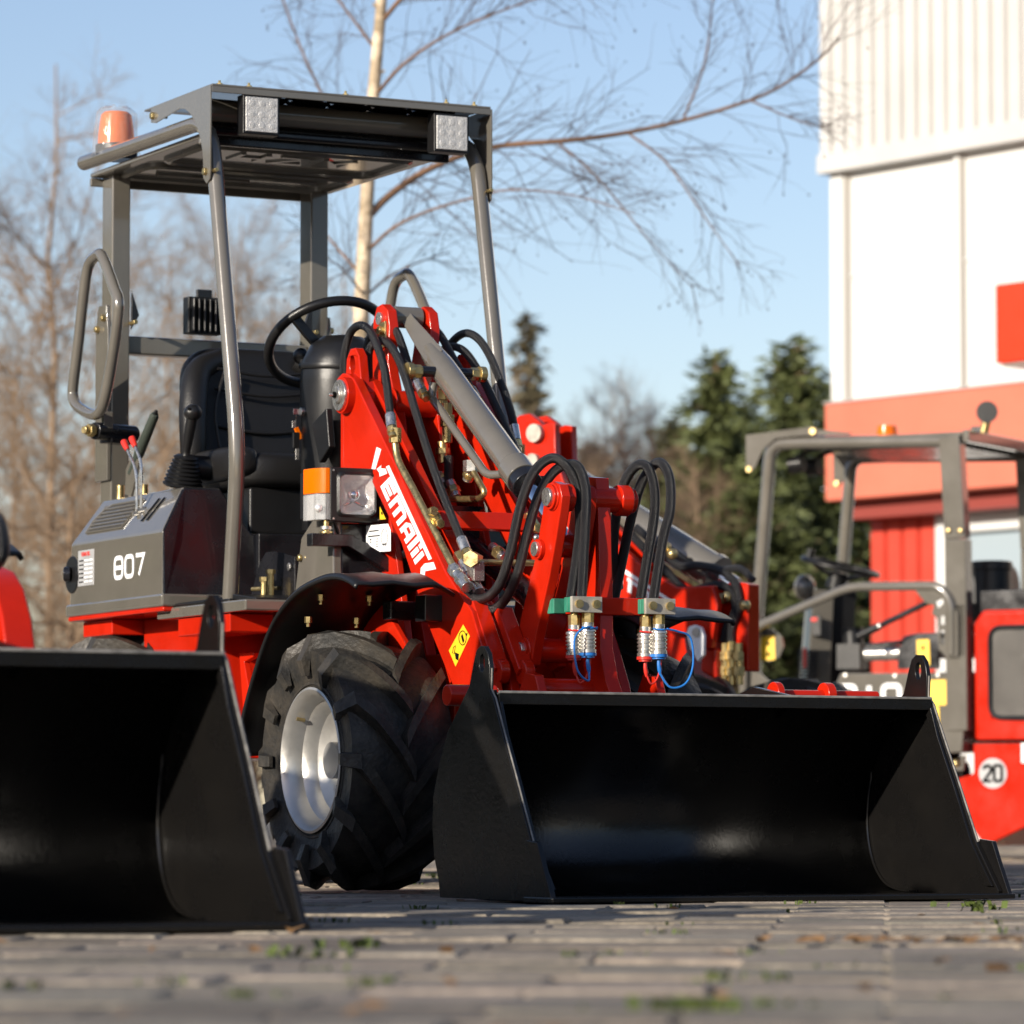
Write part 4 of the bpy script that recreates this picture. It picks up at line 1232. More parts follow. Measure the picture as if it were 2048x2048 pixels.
mb.cyl(p(-.19,-.375,1.325), p(.19,-.375,1.325), .036, 'red', 24)
TOWER = mb.build('lift_tower', LD, bevel=.004)
mb = MB()
c = Vector(G('zG', [(880,285)], u=-.079)[0])
mb.plate([(c.y-.022,c.z-.045),(c.y+.02,c.z-.052),(c.y+.018,c.z+.02),(c.y-.02,c.z+.025)], -.085, -.078, 'brass'); mb.cyl(c + Vector((-.006,0,0)), c + Vector((-.018,0,0)), .012, 'brass', 12)
for sg in (-1, 1):
    mb.cyl(p(sg*.078,-.447,1.565), p(sg*.086,-.447,1.565), .018, 'steel', 16)
mb.each('tower_pin', TOWER, bevel=.001)
mb = MB()   # front frame below the tower
mb.span(p(-.17,-.60,.33), p(.17,.20,.62), 'red'); mb.span(p(-.25,-.42,.26), p(.25,.14,.45), 'red')
mb.cyl(p(-.33,0,.338), p(.33,0,.338), .075, 'red', 20)
mb.plate(vz([(-.30,.62),(-.26,.80),(-.10,.80),(.10,.64),(.10,.50),(-.30,.50)]), -.262, -.242, 'red'); mb.plate(vz([(-.30,.62),(-.26,.80),(-.10,.80),(.10,.64),(.10,.50),(-.30,.50)]), .242, .262, 'red')
mb.build('front_frame', LD, bevel=.005)
mb = MB(); wr = random.Random(4)
def bead(a, b, r_=.004, n=26):
    a, b = Vector(a), Vector(b)
    mb.tube([a.lerp(b, k/n) for k in range(n+1)], [r_*(1 + .35*(k % 2) + wr.uniform(-.2,.2)) for k in range(n+1)], 'red', 6)
for sg in (-1, 1):
    bead(p(sg*.080,-.542,.70), p(sg*.080,-.542,1.30)); bead(p(sg*.046,-.542,.70), p(sg*.046,-.542,1.30)); bead(p(sg*.127,-.542,.66), p(sg*.127,-.542,1.28))
for sg in (-1, 1):
    for k in range(18):
        pass
    c_ = [p(sg*.127, -.375 + .039*math.sin(t), 1.325 + .039*math.cos(t)) for t in [2*math.pi*k/30 for k in range(30)]]
    mb.tube(c_, .0035, 'red', 6, closed=True)
    c_ = [p(sg*.080 + sg*.001, -.375 + .039*math.sin(t), 1.325 + .039*math.cos(t)) for t in [2*math.pi*k/30 for k in range(30)]]
    mb.tube(c_, .0035, 'red', 6, closed=True)
mb.each('weld_bead', TOWER)
# valves and lines inside
mb = MB()
for (x, y, l) in ((1240,870,.10), (1270,1050,.11), (1240,1180,.06)):
    a = Vector(G('z3', [(x, y)], u=.03)[0]); mb.cyl(a, a + Vector((0,0,l)), .014, 'brass', 12); mb.nut(a + Vector((0,0,l*.4)), a + Vector((0,0,l*.7)), .02, 'brass')
a = Vector(G('z3', [(1280,1130)], u=.03)[0]); mb.cyl(a + Vector((0,0,-.09)), a, .013, 'hose', 12)
mb.box(p(.05,-.30,.98), (.18,.10,.12), 'black_paint')
for (x, y, x2, y2) in ((1290,1300,1330,1400), (1250,1320,1220,1250), (1560,1720,1640,1790), (1430,1210,1400,1290)):
    a, b = [Vector(q) for q in G('z3', [(x, y), (x2, y2)], u=.02)]; mb.cyl(a, b, .014, 'steel', 12); mb.nut(a.lerp(b,.4), a.lerp(b,.75), .019, 'brass')
mb.each('valve', LD, bevel=.002)
# lift cylinders low between the arms
for sg in (-1, 1):
    mb = MB(); a, b = Vector(p(sg*.085,-.30,.62+.34)), Vector(p(sg*.085,.36,.68))
    mb.cyl(a, a.lerp(b,.7), .032, 'black_paint', 20); mb.cyl(a.lerp(b,.68), a.lerp(b,.73), .037, 'black_paint', 20); mb.cyl(a.lerp(b,.7), b, .018, 'chrome', 16)
    mb.build('lift_cylinder', LD, bevel=.003)
# cross plate between the arms
mb = MB()
mb.box(p(-.0,.10,.972), (2*(AU-.03)-.004,.016,.05), 'red', Matrix.Rotation(R(-20),3,'X'))
mb.build('arm_cross_plate', LD, bevel=.003)
mb = MB()
for (x, y) in ((1180,1490), (1220,1570), (1800,1520), (1850,1600)):
    a = Vector(G('z3', [(x, y)], v=.125)[0]); mb.nut(a + Vector((0,.012,0)), a + Vector((0,-.008,0)), .013, 'brass')
mb.tube([Vector(q) for q in G('z3', [(1180,1490),(1220,1570)], v=.118)], .013, 'brass', 8); mb.tube([Vector(q) for q in G('z3', [(1800,1520),(1850,1600)], v=.118)], .013, 'brass', 8)
mb.each('pipe_clamp', LD, bevel=.001)

# tilt cylinder
a, b = Vector(p(0,-.447,1.572)), Vector(p(0,.545,.872)); d = (b-a).normalized(); Lc = (b-a).length
mb = MB()
mb.tube([a - d*.02, a + d*.05, a + d*.16, a + d*.25], [.024,.026,.036,.040], 'grey', 4)
mb.tube([a + d*.19, a + d*.26, a + d*.30, a + d*.80], [.030,.036,.0375,.0375], 'grey', 28)
mb.cyl(a + d*.80, a + d*.865, .045, 'grey', 28); mb.cyl(a + d*.865, a + d*.90, .042, 'black_paint', 28)
mb.cyl(a + Vector((-.042,0,0)), a + Vector((.042,0,0)), .03, 'grey', 20)
TC = mb.build('tilt_cylinder', LD, bevel=.003)
mb = MB(); mb.cyl(a + d*.89, b, .021, 'chrome', 24); mb.cyl(b - d*.02 + Vector((-.035,0,0)), b - d*.02 + Vector((.035,0,0)), .03, 'red', 20); mb.build('piston_rod', TC)
nrm = Vector((0, d.z, -d.y));  nrm = -nrm if nrm.z > 0 else nrm
mb = MB()   # oil pipe under the barrel and banjo fittings
mb.tube(rounded([a + d*.31 - Vector((.03,0,0)) + nrm*.03, a + d*.33 - Vector((.035,0,0)) + nrm*.065, a + d*.74 - Vector((.035,0,0)) + nrm*.065, a + d*.79 - Vector((.02,0,0)) + nrm*.03], .03), .0115, 'grey', 12)
for sg in (-1, 1):
    c = a + d*.305
    mb.cyl(c, c + Vector((sg*.10,0,0)), .015, 'black_paint', 14); mb.nut(c + Vector((sg*.075,0,0)), c + Vector((sg*.105,0,0)), .018, 'brass'); mb.cyl(c + Vector((sg*.10,0,0)), c + Vector((sg*.118,0,0)), .022, 'brass', 16)
mb.each('cylinder_fitting', TC, bevel=.001)

# tilt linkage: two slim levers with a tube across their tops
lev = [(.575,1.035),(.61,1.04),(.645,1.03),(.658,1.0),(.650,.965),(.628,.90),(.59,.80),(.52,.66),(.49,.58),(.44,.565),(.40,.60),(.43,.70),(.515,.86),(.555,.975),(.565,1.01)]
mb = MB()
mb.plate(vz(lev), -.095, -.067, 'red'); mb.plate(vz([(a-.03, b) for a, b in lev]), .0, .025, 'red')
mb.cyl(p(-.10,.612,1.0), p(-.045,.612,1.0), .036, 'red', 24); mb.cyl(p(.0,.585,1.0), p(.15,.585,1.0), .032, 'red', 24); mb.cyl(p(.10,.585,1.0), p(.135,.585,1.0), .040, 'red', 24)
mb.cyl(p(-.10,.46,.62), p(.06,.46,.62), .032, 'red', 20)
LEV = mb.build('tilt_lever', LD, bevel=.004)
mb = MB()
for (v, z, r_) in ((.612,1.0,.024), (.545,.872,.019), (.46,.62,.019)):
    mb.cyl(p(-.095,v,z), p(-.107,v,z), r_*1.35, 'red', 20); mb.cyl(p(-.105,v,z), p(-.116,v,z), r_, 'steel', 20)
mb.each('lever_pin', LEV, bevel=.0015)
# mast of the quick hitch carrying the couplers
mast = [(.52,1.045),(.54,1.062),(.60,1.055),(.612,.95),(.615,.86),(.622,.74),(.622,.62),(.65,.54),(.70,.47),(.72,.42),(.58,.42),(.55,.50),(.52,.62),(.505,.75),(.485,.88),(.48,1.0)]
mb = MB(); mb.plate(vz(mast), .034, .072, 'red')
MAST = mb.build('hitch_mast', LD, bevel=.003)
mb = MB(); mb.span(p(-.055,.600,.705), p(.215,.6345,.749), 'red')
BAR = mb.build('coupler_bar', LD, bevel=.003)
# quick hitch frame
mb = MB()
mb.cyl(p(-.13,.56,.515), p(.06,.56,.515), .030, 'red', 20)
mb.span(p(-.20,.52,.36), p(.24,.60,.475), 'red')
mb.plate(vz([(.50,.47),(.56,.56),(.62,.55),(.66,.47),(.72,.36),(.60,.30),(.52,.36)]), -.15, -.125, 'red'); mb.plate(vz([(.50,.47),(.56,.56),(.62,.55),(.66,.47),(.72,.36),(.60,.30),(.52,.36)]), .19, .215, 'red')
for (x0, y0, x1, y1, u) in ((462,1150,600,1555,-.165), (612,1190,745,1560,-.118)):
    a, b = [Vector(q) for q in G('z4', [(x0, y0), (x1, y1)], u=u)]
    mb.tube([a, b], .02, 'red', square=(.028, .045)); mb.cyl(b + Vector((-.014,0,0)), b + Vector((.014,0,0)), .032, 'red', 20)
mb.cyl(p(-.40,.86,.465), p(.46,.86,.465), .021, 'red', 16)
mb.cyl(p(-.02,.66,.475), p(-.005,.66,.475), .03, 'red', 16)
mb.build('quick_hitch', LD, bevel=.004)

# clamps and couplers on the bar
def clamp(u):
    mb = MB()
    for k, (v0, v1) in enumerate(((.545,.562),(.564,.581),(.636,.653),(.655,.672))):
        mb.span(p(u-.041,v0,.708), p(u+.041,v1,.746), 'green')
    o = mb.build('hose_clamp', BAR, bevel=.002)
    mb = MB(); mb.span(p(u-.043,.6725,.707), p(u+.043,.684,.747), 'clampgrey'); mb.build('clamp_plate', o, bevel=.001)
    for s_ in (-.024, .025):
        mb = MB(); mb.cyl(p(u+s_,.684,.728), p(u+s_,.691,.728), .011, 'brass', 12); mb.build('clamp_bolt', o)
UC = (-.036, .175)
for u in UC: clamp(u)
def coupler(u, v, ztop, cap):
    def p(a, b, c, k=1.22): return (u + (a-u)*k, -(v + (b-v)*k), ztop + (c-ztop)*k)
    mb = MB()
    mb.nut(p(u,v,ztop), p(u,v,ztop-.021), .0152, 'brass'); mb.cyl(p(u,v,ztop+.03), p(u,v,ztop), .010, 'brass', 12)
    mb.cyl(p(u,v,ztop-.021), p(u,v,ztop-.034), .0152, 'steel', 20)
    pr = [(.034,.0125),(.035,.0165)]
    for k in range(5): pr += [(.0365+k*.0078,.0172),(.040+k*.0078,.0172),(.0412+k*.0078,.0148),(.0436+k*.0078,.0148)]
    pr += [(.0760,.0172),(.083,.0172),(.0835,.001)]
    mb.lathe([(a*1.22, b*1.22) for a, b in pr], p(u,v,ztop), (0,0,-1), 'steel', 24)
    o = mb.build('coupler', BAR)
    mb = MB(); zc = ztop-.0835
    mb.cyl(p(u,v,zc), p(u,v,zc-.006), .022, cap, 24); mb.cyl(p(u,v,zc-.006), p(u,v,zc-.010), .017, cap, 20)
    mb.tube([p(u,v,zc-.010), p(u,v,zc-.022), p(u+.002,v,zc-.032), p(u+.003,v,zc-.042)], [.0045,.005,.006,.003], cap, 10)
    mb.tube(spline([p(u-.018,v+.008,ztop-.031), p(u,v+.019,ztop-.033), p(u+.018,v+.008,ztop-.031)], 5), .0022, cap, 8)
    if cap == 'capred':
        q = [p(u+.003,v,zc-.038), p(u+.011,v+.005,zc-.056), p(u+.024,v+.01,zc-.042), p(u+.032,v+.01,zc-.0), p(u+.018,v+.01,ztop-.031)]
    elif u < 0:
        q = [p(u+.003,v,zc-.036), p(u-.008,v+.016,zc-.058), p(u-.036,v+.022,zc-.036), p(u-.043,v+.022,zc+.02), p(u-.03,v+.02,ztop-.04), p(u-.008,v+.019,ztop-.031), p(u+.016,v+.010,ztop-.034)]
    else:
        q = [p(u+.0,v,zc-.036), p(u+.024,v+.005,zc-.068), p(u+.058,v+.01,zc-.06), p(u+.076,v+.01,zc-.02), p(u+.07,v+.01,zc+.035), p(u+.04,v+.012,ztop-.036), p(u+.012,v+.014,ztop-.031)]
    mb.tube(spline(q, 6), .0028, cap, 8)
    mb.build('dust_cap', o)
coupler(-.050, .640, .702, 'capred'); coupler(-.024, .664, .708, 'capblue')
coupler(.154, .640, .702, 'capred'); coupler(.180, .664, .708, 'capblue')

# ---- hoses
def hose(pts, r_=.0115, ends=(True, True), name='hydraulic_hose'):
    P = spline(pts, 8)
    mb = MB(); mb.tube(P, r_, 'hose', 12)
    o = mb.build(name, LD)
    mb = MB()
    for k, (e, i, j) in enumerate(((ends[0], 0, 3), (ends[1], -1, -4))):
        if not e: continue
        a = P[i]; d = (P[i] - P[j]).normalized()
        mb.cyl(a - d*.006, a + d*.038, r_*1.25, 'steel', 14); mb.nut(a + d*.040, a + d*.058, r_*1.3, 'brass'); mb.cyl(a + d*.058, a + d*.072, r_*.95, 'brass', 12)
    if mb.v: mb.build('hose_fitting', o)
    return o
def gh(c, pts, us=None, vs=None):
    n = len(pts); out = []
    for i, q in enumerate(pts):
        if us is not None: out += G(c, [q], u=us[i] if hasattr(us, '__len__') else us)
        else: out += G(c, [q], v=vs[i] if hasattr(vs, '__len__') else vs)
    return out
hose(gh('z3', [(602,600),(608,480),(645,345),(705,292),(770,325),(825,440),(870,600),(905,880)], us=[-.125,-.125,-.125,-.13,-.14,-.155,-.17,-.195]), ends=(False, True))
hose(gh('z3', [(735,560),(745,460),(800,310),(860,270),(935,320),(985,440),(1030,580),(1080,670)], us=-.055), ends=(False, True))
hose(gh('z3', [(765,640),(765,470),(800,405),(845,390),(900,420),(955,510),(1010,660),(1070,860),(1150,1120),(1250,1400),(1365,1680)], us=[-.13,-.13,-.125,-.12,-.12,-.125,-.13,-.14,-.15,-.155,-.16]), ends=(False, True))
hose(gh('z3', [(980,480),(1000,540),(1030,620),(1060,690)], us=-.035), ends=(False, False))
hose(gh('z3', [(1075,480),(1105,340),(1155,302),(1225,355),(1300,490),(1370,610),(1430,715)], us=.09), ends=(False, True))
hose(gh('z3', [(1210,560),(1285,420),(1375,345),(1460,370),(1540,480),(1620,670),(1680,850),(1700,950)], us=.19), ends=(False, True))
hose(gh('z3', [(1195,560),(1220,470),(1310,430),(1400,480),(1500,640),(1600,850),(1700,1060),(1735,1150)], us=.15), ends=(False, False))
hose(gh('z4', [(388,1060),(425,1110),(480,1125),(550,1090),(610,1000),(660,830),(715,580),(790,380),(895,288),(985,330),(1050,460),(1070,680),(1050,880),(1015,1115)], vs=[.28,.30,.34,.40,.45,.5,.54,.58,.6,.61,.62,.63,.64,.64]), .0130, ends=(False, False))
hose(gh('z4', [(440,1100),(490,1165),(560,1185),(635,1110),(700,970),(755,740),(820,520),(895,390),(975,330),(1060,340),(1105,480),(1100,700),(1080,1110)], vs=[.28,.32,.36,.42,.48,.52,.55,.58,.6,.62,.65,.67,.67]), .0130, ends=(False, False))
hose(gh('z4', [(1300,1060),(1268,850),(1290,600),(1340,420),(1410,330),(1475,345),(1512,470),(1510,640),(1470,880),(1428,1135)], vs=[.42,.46,.5,.54,.58,.61,.62,.62,.62,.62]), .0130, ends=(False, False))
hose(gh('z4', [(1275,1120),(1320,900),(1370,660),(1430,450),(1500,335),(1560,320),(1605,420),(1605,600),(1560,780),(1505,1135)], vs=[.42,.46,.5,.54,.58,.62,.65,.67,.67,.67]), .0130, ends=(False, False))
for (x, y, v) in ((1015,1120,.62), (1080,1115,.67), (1428,1140,.62), (1505,1140,.67)):
    pass
# steel pipes along the left arm, and the cross pipe
mb = MB()
mb.tube(rounded(gh('z3', [(930,1000),(945,1150),(1050,1340),(1320,1870)], us=-.195), .05), .0095, 'brass', 12)
a = Vector(G('z3', [(935,1000)], u=-.195)[0]); mb.nut(a + Vector((0,0,-.02)), a + Vector((0,0,.02)), .017, 'brass')
a, b = [Vector(q) for q in gh('z4', [(315,940),(400,1055)], us=-.195)]
mb.nut(a, a.lerp(b,.3), .018, 'steel'); mb.cyl(a.lerp(b,.3), a.lerp(b,.55), .015, 'steel', 14); mb.nut(a.lerp(b,.5), a.lerp(b,.72), .018, 'steel'); mb.cyl(a.lerp(b,.7), b, .016, 'steel', 14)
a, b = [Vector(q) for q in gh('z4', [(345,860),(470,1085)], us=-.155)]
mb.nut(a, a.lerp(b,.2), .016, 'brass'); mb.cyl(a.lerp(b,.2), a.lerp(b,.5), .013, 'steel', 14); mb.nut(a.lerp(b,.55), a.lerp(b,.72), .018, 'steel'); mb.cyl(a.lerp(b,.7), b, .016, 'steel', 14)
a = Vector(G('z4', [(430,890)], u=-.165)[0]); mb.cyl(a + Vector((.02,.02,0)), a + Vector((-.02,-.03,0)), .022, 'brass', 6); mb.box(a + Vector((.01,0,-.03)), (.03,.04,.05), 'steel')
mb.tube(rounded(gh('z4', [(440,905),(820,910),(840,890)], vs=.30), .02), .0085, 'brass', 12)
mb.tube(rounded(gh('z3', [(1080,1330),(1130,1385),(1260,1412),(1480,1410),(1515,1370),(1430,1220)], us=-.02), .03), .0085, 'brass', 12)
a = Vector(G('z3', [(1425,1210)], u=-.02)[0]); mb.nut(a + Vector((0,0,-.01)), a + Vector((0,0,.02)), .022, 'steel')
a, b = [Vector(q) for q in gh('z4', [(810,760),(835,880)], vs=.33)]; mb.cyl(a, b, .006, 'steel', 10); mb.ball(a, .009, 'steel', 10)
mb.each('steel_pipe', LD, bevel=.001)

# ---- fenders
fp = [(-.40,.36),(-.375,.44),(-.316,.54),(-.24,.64),(-.17,.71),(-.10,.753),(-.02,.785),(.06,.803),(.16,.816),(.24,.816),(.31,.803),(.36,.785)]
def fender(sg, v0, dz=0.0):
    mb = MB(); P = spline([(0, a, b) for a, b in fp], 4); n = len(P)
    rows = []
    us = [.245,.30,.36,.42,.48,.522,.53]
    vs = []
    for q in P:
        for j, u in enumerate(us):
            rib = .006 if j in (1,3) else 0
            drop = -.012 if j == 6 else (-.022 if j == 0 else 0)
            vs.append(p(sg*u, v0 + q.y + (.0 if j else .0), q.z + rib + drop + dz))
    m = len(us)
    fs = [(i*m+j, i*m+j+1, (i+1)*m+j+1, (i+1)*m+j) for i in range(n-1) for j in range(m-1)]
    mb.add(vs, fs, 'plastic', True)
    o = mb.build('fender', LD, sharp=60)
    sol = o.modifiers.new('thickness', 'SOLIDIFY'); sol.thickness = .010; sol.offset = -1
    mb = MB()
    for (dv, u) in ((-.02,.31),(-.02,.45),(-.10,.31),(-.10,.45)):
        zz = (.70 if dv < -.05 else .755) + dz
        mb.nut(p(sg*u, v0+dv, zz+.004), p(sg*u, v0+dv, zz+.02), .010, 'brass'); mb.cyl(p(sg*u, v0+dv, zz-.006), p(sg*u, v0+dv, zz+.006), .005, 'brass', 8)
    mb.each('fender_bolt', o)
    mb = MB()
    mb.box(p(sg*.22, v0+.02, .735), (.12,.05,.05), 'black_paint'); mb.box(p(sg*.205, v0+.16, .735), (.09,.06,.07), 'black_paint')
    mb.each('fender_bracket', o, bevel=.004)
    return o
fender(-1, 0); fender(1, .09, -.075)
fender(-1, -1.5).hide_render = False
for ob in [o for o in LD.children if o.name.startswith('fender')][2:]:
    for ch in list(ob.children): bpy.data.objects.remove(ch)
    bpy.data.objects.remove(ob)

# ---- head lamps
def head_lamp(sg):
    S = lambda u, v, z: p(sg*u, v, z)
    u0, u1 = .175, .325
    mb = MB()
    def ring(v, a0, a1, z0, z1): return [S(a0,v,z0), S(a1,v,z0), S(a1,v,z1), S(a0,v,z1)]
    f, b_ = ring(-.296,u0+.012,u1,.990,1.125), ring(-.35,u0+.03,u1,1.0,1.115)
    mb.hexa(b_, f, 'plastic')
    cu_, hs = sg*((u0+u1)/2 - .003), .0505
    hole = [(cu_ + hs*math.copysign(abs(math.cos(t))**.35, math.cos(t)), 1.058 + hs*1.03*math.copysign(abs(math.sin(t))**.35, math.sin(t))) for t in [2*math.pi*(k+.5)/40 for k in range(40)]]
    mb.plate([(sg*u0,.985),(sg*u1,.985),(sg*u1,1.13),(sg*u0,1.13)], .235, .2955, 'plastic', plane='xz', holes=[hole])
    mb.hexa(ring(-.36,u1+.0005,u1+.034,.995,1.12), [S(u1+.0005,-.24,.987), S(u1+.006,-.24,.987), S(u1+.006,-.24,1.128), S(u1+.0005,-.24,1.128)], 'plastic')
    o = mb.build('head_lamp', LD, bevel=.008, bseg=3)
    cu, cz = (u0+u1)/2 - .003, 1.058
    def rrect(s, v, k=6):
        out = []
        for (sx, sz) in ((1,1),(-1,1),(-1,-1),(1,-1)):
            for i in range(k+1):
                a = math.pi/2*i/k + {(1,1):0,(-1,1):math.pi/2,(-1,-1):math.pi,(1,-1):1.5*math.pi}[(sx,sz)]
                out.append(S(cu + sx*(s-.016) + .016*math.cos(a), v, cz + sz*(s*1.03-.016) + .016*math.sin(a)))
        return out
    A, B, C_ = rrect(.060,-.2345), rrect(.054,-.2285), rrect(.051,-.2340)
    n = len(A)
    mb = MB()
    mb.add(A + B + C_, [(i, (i+1) % n, n+(i+1) % n, n+i) for i in range(n)] + [(n+i, n+(i+1) % n, 2*n+(i+1) % n, 2*n+i) for i in range(n)], 'plastic')
    mb.build('bezel', o)
    mb = MB(); vs = rrect(.051,-.2335); cc = S(cu,-.29,cz)
    rings = [[Vector(q).lerp(Vector(cc), t) for q in vs] for t in (0,.0)]
    vv = []; K = 7
    for i in range(K):
        t = i/(K-1); dep = .0005 + .05*(1-(1-t)**2)
        for q in vs:
            q = Vector(q); c2 = Vector(S(cu,-.234,cz)); w = c2.lerp(q, 1-t*.93); vv.append(w + Vector((0, dep, 0)))
    mb.add(vv, [(i*n+k, i*n+(k+1) % n, (i+1)*n+(k+1) % n, (i+1)*n+k) for i in range(K-1) for k in range(n)], 'reflector', True)
    mb.add(vv[-n:], [tuple(range(n))], 'reflector')
    mb.ball(S(cu,-.256,cz), .017, 'chrome', 18); mb.tube([S(cu-.03,-.258,cz-.03), S(cu,-.262,cz-.016)], .004, 'chrome', 8); mb.tube([S(cu+.03,-.258,cz-.03), S(cu,-.262,cz-.016)], .004, 'chrome', 8)
    mb.build('reflector', o)
    mb = MB()
    mb.add(rrect(.0515,-.2305), [tuple(range(n))], 'glass')
    for k in range(22):
        uu_ = cu - .045 + k*.0043
        mb.box(S(uu_,-.2295,cz-.033), (.0022,.002,.036), 'glass')
    mb.add([Vector(q) + Vector((0,.003,0)) for q in rrect(.0515,-.2305)], [tuple(range(n))], 'glass')
    mb.build('lamp_glass', o)
    # wrap-round indicator: amber above clear
    def wrap(z0, z1, mt, nm):
        mb = MB()
        prof = [(u1+.0005,-.237),(u1+.012,-.238),(u1+.026,-.25),(u1+.036,-.275),(u1+.040,-.30),(u1+.040,-.325),(u1+.031,-.325),(u1+.031,-.28),(u1+.022,-.26),(u1+.0065,-.248),(u1+.0005,-.247)]
        m = len(prof)
        lo = [S(a,b,z0) for a, b in prof]; hi = [S(a,b,z1) for a, b in prof]
        mb.add(lo + hi, [tuple(range(m))[::-1], tuple(range(m,2*m))] + [(i,(i+1) % m,m+(i+1) % m,m+i) for i in range(m)], mt)
        w = mb.build(nm, o, bevel=.0015)
        return w
    wrap(1.060,1.128,'amber','indicator_lens'); wrap(.989,1.0585,'clear','side_lens')
    mb = MB(); mb.hexa([S(u1+.030,-.262,.990), S(u1+.002,-.250,.990), S(u1+.002,-.32,.990), S(u1+.03,-.32,.990)], [S(u1+.030,-.262,1.127), S(u1+.002,-.250,1.127), S(u1+.002,-.32,1.127), S(u1+.03,-.32,1.127)], 'steel')
    mb.ball(S(u1+.026,-.254,1.02), .012, 'reflector', 12); mb.build('lamp_insert', o)
    mb = MB()
    for (a, b) in ((u0+.008,.992),(u0+.008,1.122),(u1-.008,.992),(u1-.008,1.122)):
        mb.cyl(S(a,-.2345,b), S(a,-.232,b), .003, 'steel', 8)
    mb.each('bezel_screw', o)
    mb = MB()
    mb.tube([S(.375,-.262,.935), S(.262,-.262,.935), S(.12,-.262,.858)], .02, 'black_paint', square=(.034,.036))
    mb.box(S(.11,-.24,.85), (.03,.06,.10), 'black_paint'); mb.nut(S(.12,-.235,.90), S(.12,-.205,.90), .012, 'steel')
    mb.build('lamp_bracket', o, bevel=.003)
    mb = MB()
    q = S(.325,-.262,0)
    mb.cyl((q[0],q[1],.952), (q[0],q[1],.988), .008, 'brass', 12); mb.cyl((q[0],q[1],.954), (q[0],q[1],.958), .018, 'brass', 16); mb.cyl((q[0],q[1],.964), (q[0],q[1],.972), .016, 'steel', 16)
    mb.tube(spline([S(.30,-.27,.99), S(.285,-.275,.96), S(.28,-.28,.93), S(.27,-.29,.88)], 5), .004, 'plastic', 8)
    mb.build('lamp_stem', o)
    return o
head_lamp(-1); head_lamp(1)

# ---- bucket
def bucket(rt, W=.6):
    back = [(1.585,.004),(1.46,.004),(1.20,.006),(1.09,.018),(1.03,.055),(.995,.115),(.985,.19),(1.005,.285),(1.065,.38),(1.15,.455),(1.235,.479),(1.29,.479)]
    pr = spline([(0,a,b) for a, b in back[1:]], 5); pr = [Vector((0,back[0][0],back[0][1]))] + pr
    mb = MB(); n = len(pr); vs = []
    for sx in (-1, 1): vs += [p(sx*(W-.006), q.y, q.z) for q in pr]
    mb.add(vs, [(i, i+1, n+i+1, n+i) for i in range(n-1)], 'bucket', True)
    sh = mb.build('bucket', rt, sharp=50)
    so = sh.modifiers.new('thickness', 'SOLIDIFY'); so.thickness = .008; so.offset = 0
    side = [(1.268,.490),(1.272,.54),(1.262,.575),(1.243,.592),(1.222,.593),(1.202,.582),(1.188,.555),(1.165,.50),(1.11,.45),(1.055,.40),(1.005,.32),(.972,.24),(.968,.17),(.978,.10),(1.0,.05),(1.01,.004),(1.575,.004),(1.58,.02),(1.483,.135),(1.40,.28),(1.335,.39),(1.29,.47)]
    hole = [(-1.232+.0135*math.cos(t), .553+.021*math.sin(t)) for t in [2*math.pi*k/18 for k in range(18)]]
    for sg in (-1, 1):
        mb = MB(); mb.plate(vz(side), sg*(W-.006), sg*(W+.006), 'bucket', holes=[hole])
        o = mb.build('side_plate', sh, bevel=.0015)
        mb = MB(); mb.plate(vz([(1.48,.142),(1.535,.137),(1.56,.09),(1.605,.012),(1.595,.004),(1.47,.004)]), sg*(W+.0065), sg*(W+.0185), 'bucket')
        mb.build('wear_plate', sh, bevel=.0015)
    mb = MB()      # stiffening strips inside the front edges
    for sg in (-1, 1):
        mb.plate(vz([(1.30,.462),(1.275,.455),(1.32,.36),(1.385,.255),(1.455,.13),(1.535,.03),(1.565,.03),(1.478,.13),(1.395,.28),(1.33,.39)]), sg*(W-.0065), sg*(W-.0145), 'bucket')
    mb.each('edge_strip', sh, bevel=.002)
    mb = MB(); mb.span(p(-W-.02,1.615,.001), p(W+.02,1.47,.0135), 'bucket'); mb.build('cutting_edge', sh, bevel=.003)
    mb = MB(); mb.span(p(-W+.007,1.294,.455), p(W-.007,1.284,.483), 'bucket'); mb.build('rim_strip', sh, bevel=.002)
    mb = MB(); mb.tube([p(-W+.007,1.2945,.4835), p(W-.007,1.2945,.4835)], .0035, 'lit_edge', 6)  # sunlit line of the top edge, put in as a paler tube
    mb.build('sunlit_rim', sh)
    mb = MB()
    for sg in (-1, 1): mb.tube([p(sg*W, a, b) for a, b in ((1.272,.54),(1.270,.49),(1.292,.47),(1.337,.39),(1.402,.28),(1.485,.135))], .0022, 'lit_edge', 6)  # light catching the front edges, painted as thin pale tubes
    mb.each('sunlit_edge', sh)
    mb = MB()      # weld seams at the inner corners
    for sg in (-1, 1):
        mb.tube([p(sg*(W-.010), q.y + (.012 if q.z < .3 else .004), q.z + .006) for q in pr[6:-2]], .0035, 'bucket', 6)
    mb.each('weld_seam', sh)
    mb = MB()      # carrier hooks on the back
    for u in (-.36,-.31,.28,.33): mb.plate(vz([(.965,.22),(.86,.36),(.82,.47),(.86,.50),(.93,.44),(.985,.33)]), u, u+.018, 'bucket')
    for u in (.50,): mb.plate(vz([(1.0,.40),(.95,.50),(1.02,.515),(1.24,.482),(1.15,.44)]), u-.25, u-.235, 'bucket')
    mb.each('carrier_hook', sh, bevel=.003)
    return sh
BUCKET = bucket(LD)
mb = MB()      # red pins standing behind the top edge of the bucket
mb.cyl(p(-.57,.97,.485), p(-.44,.97,.485), .026, 'red', 18)
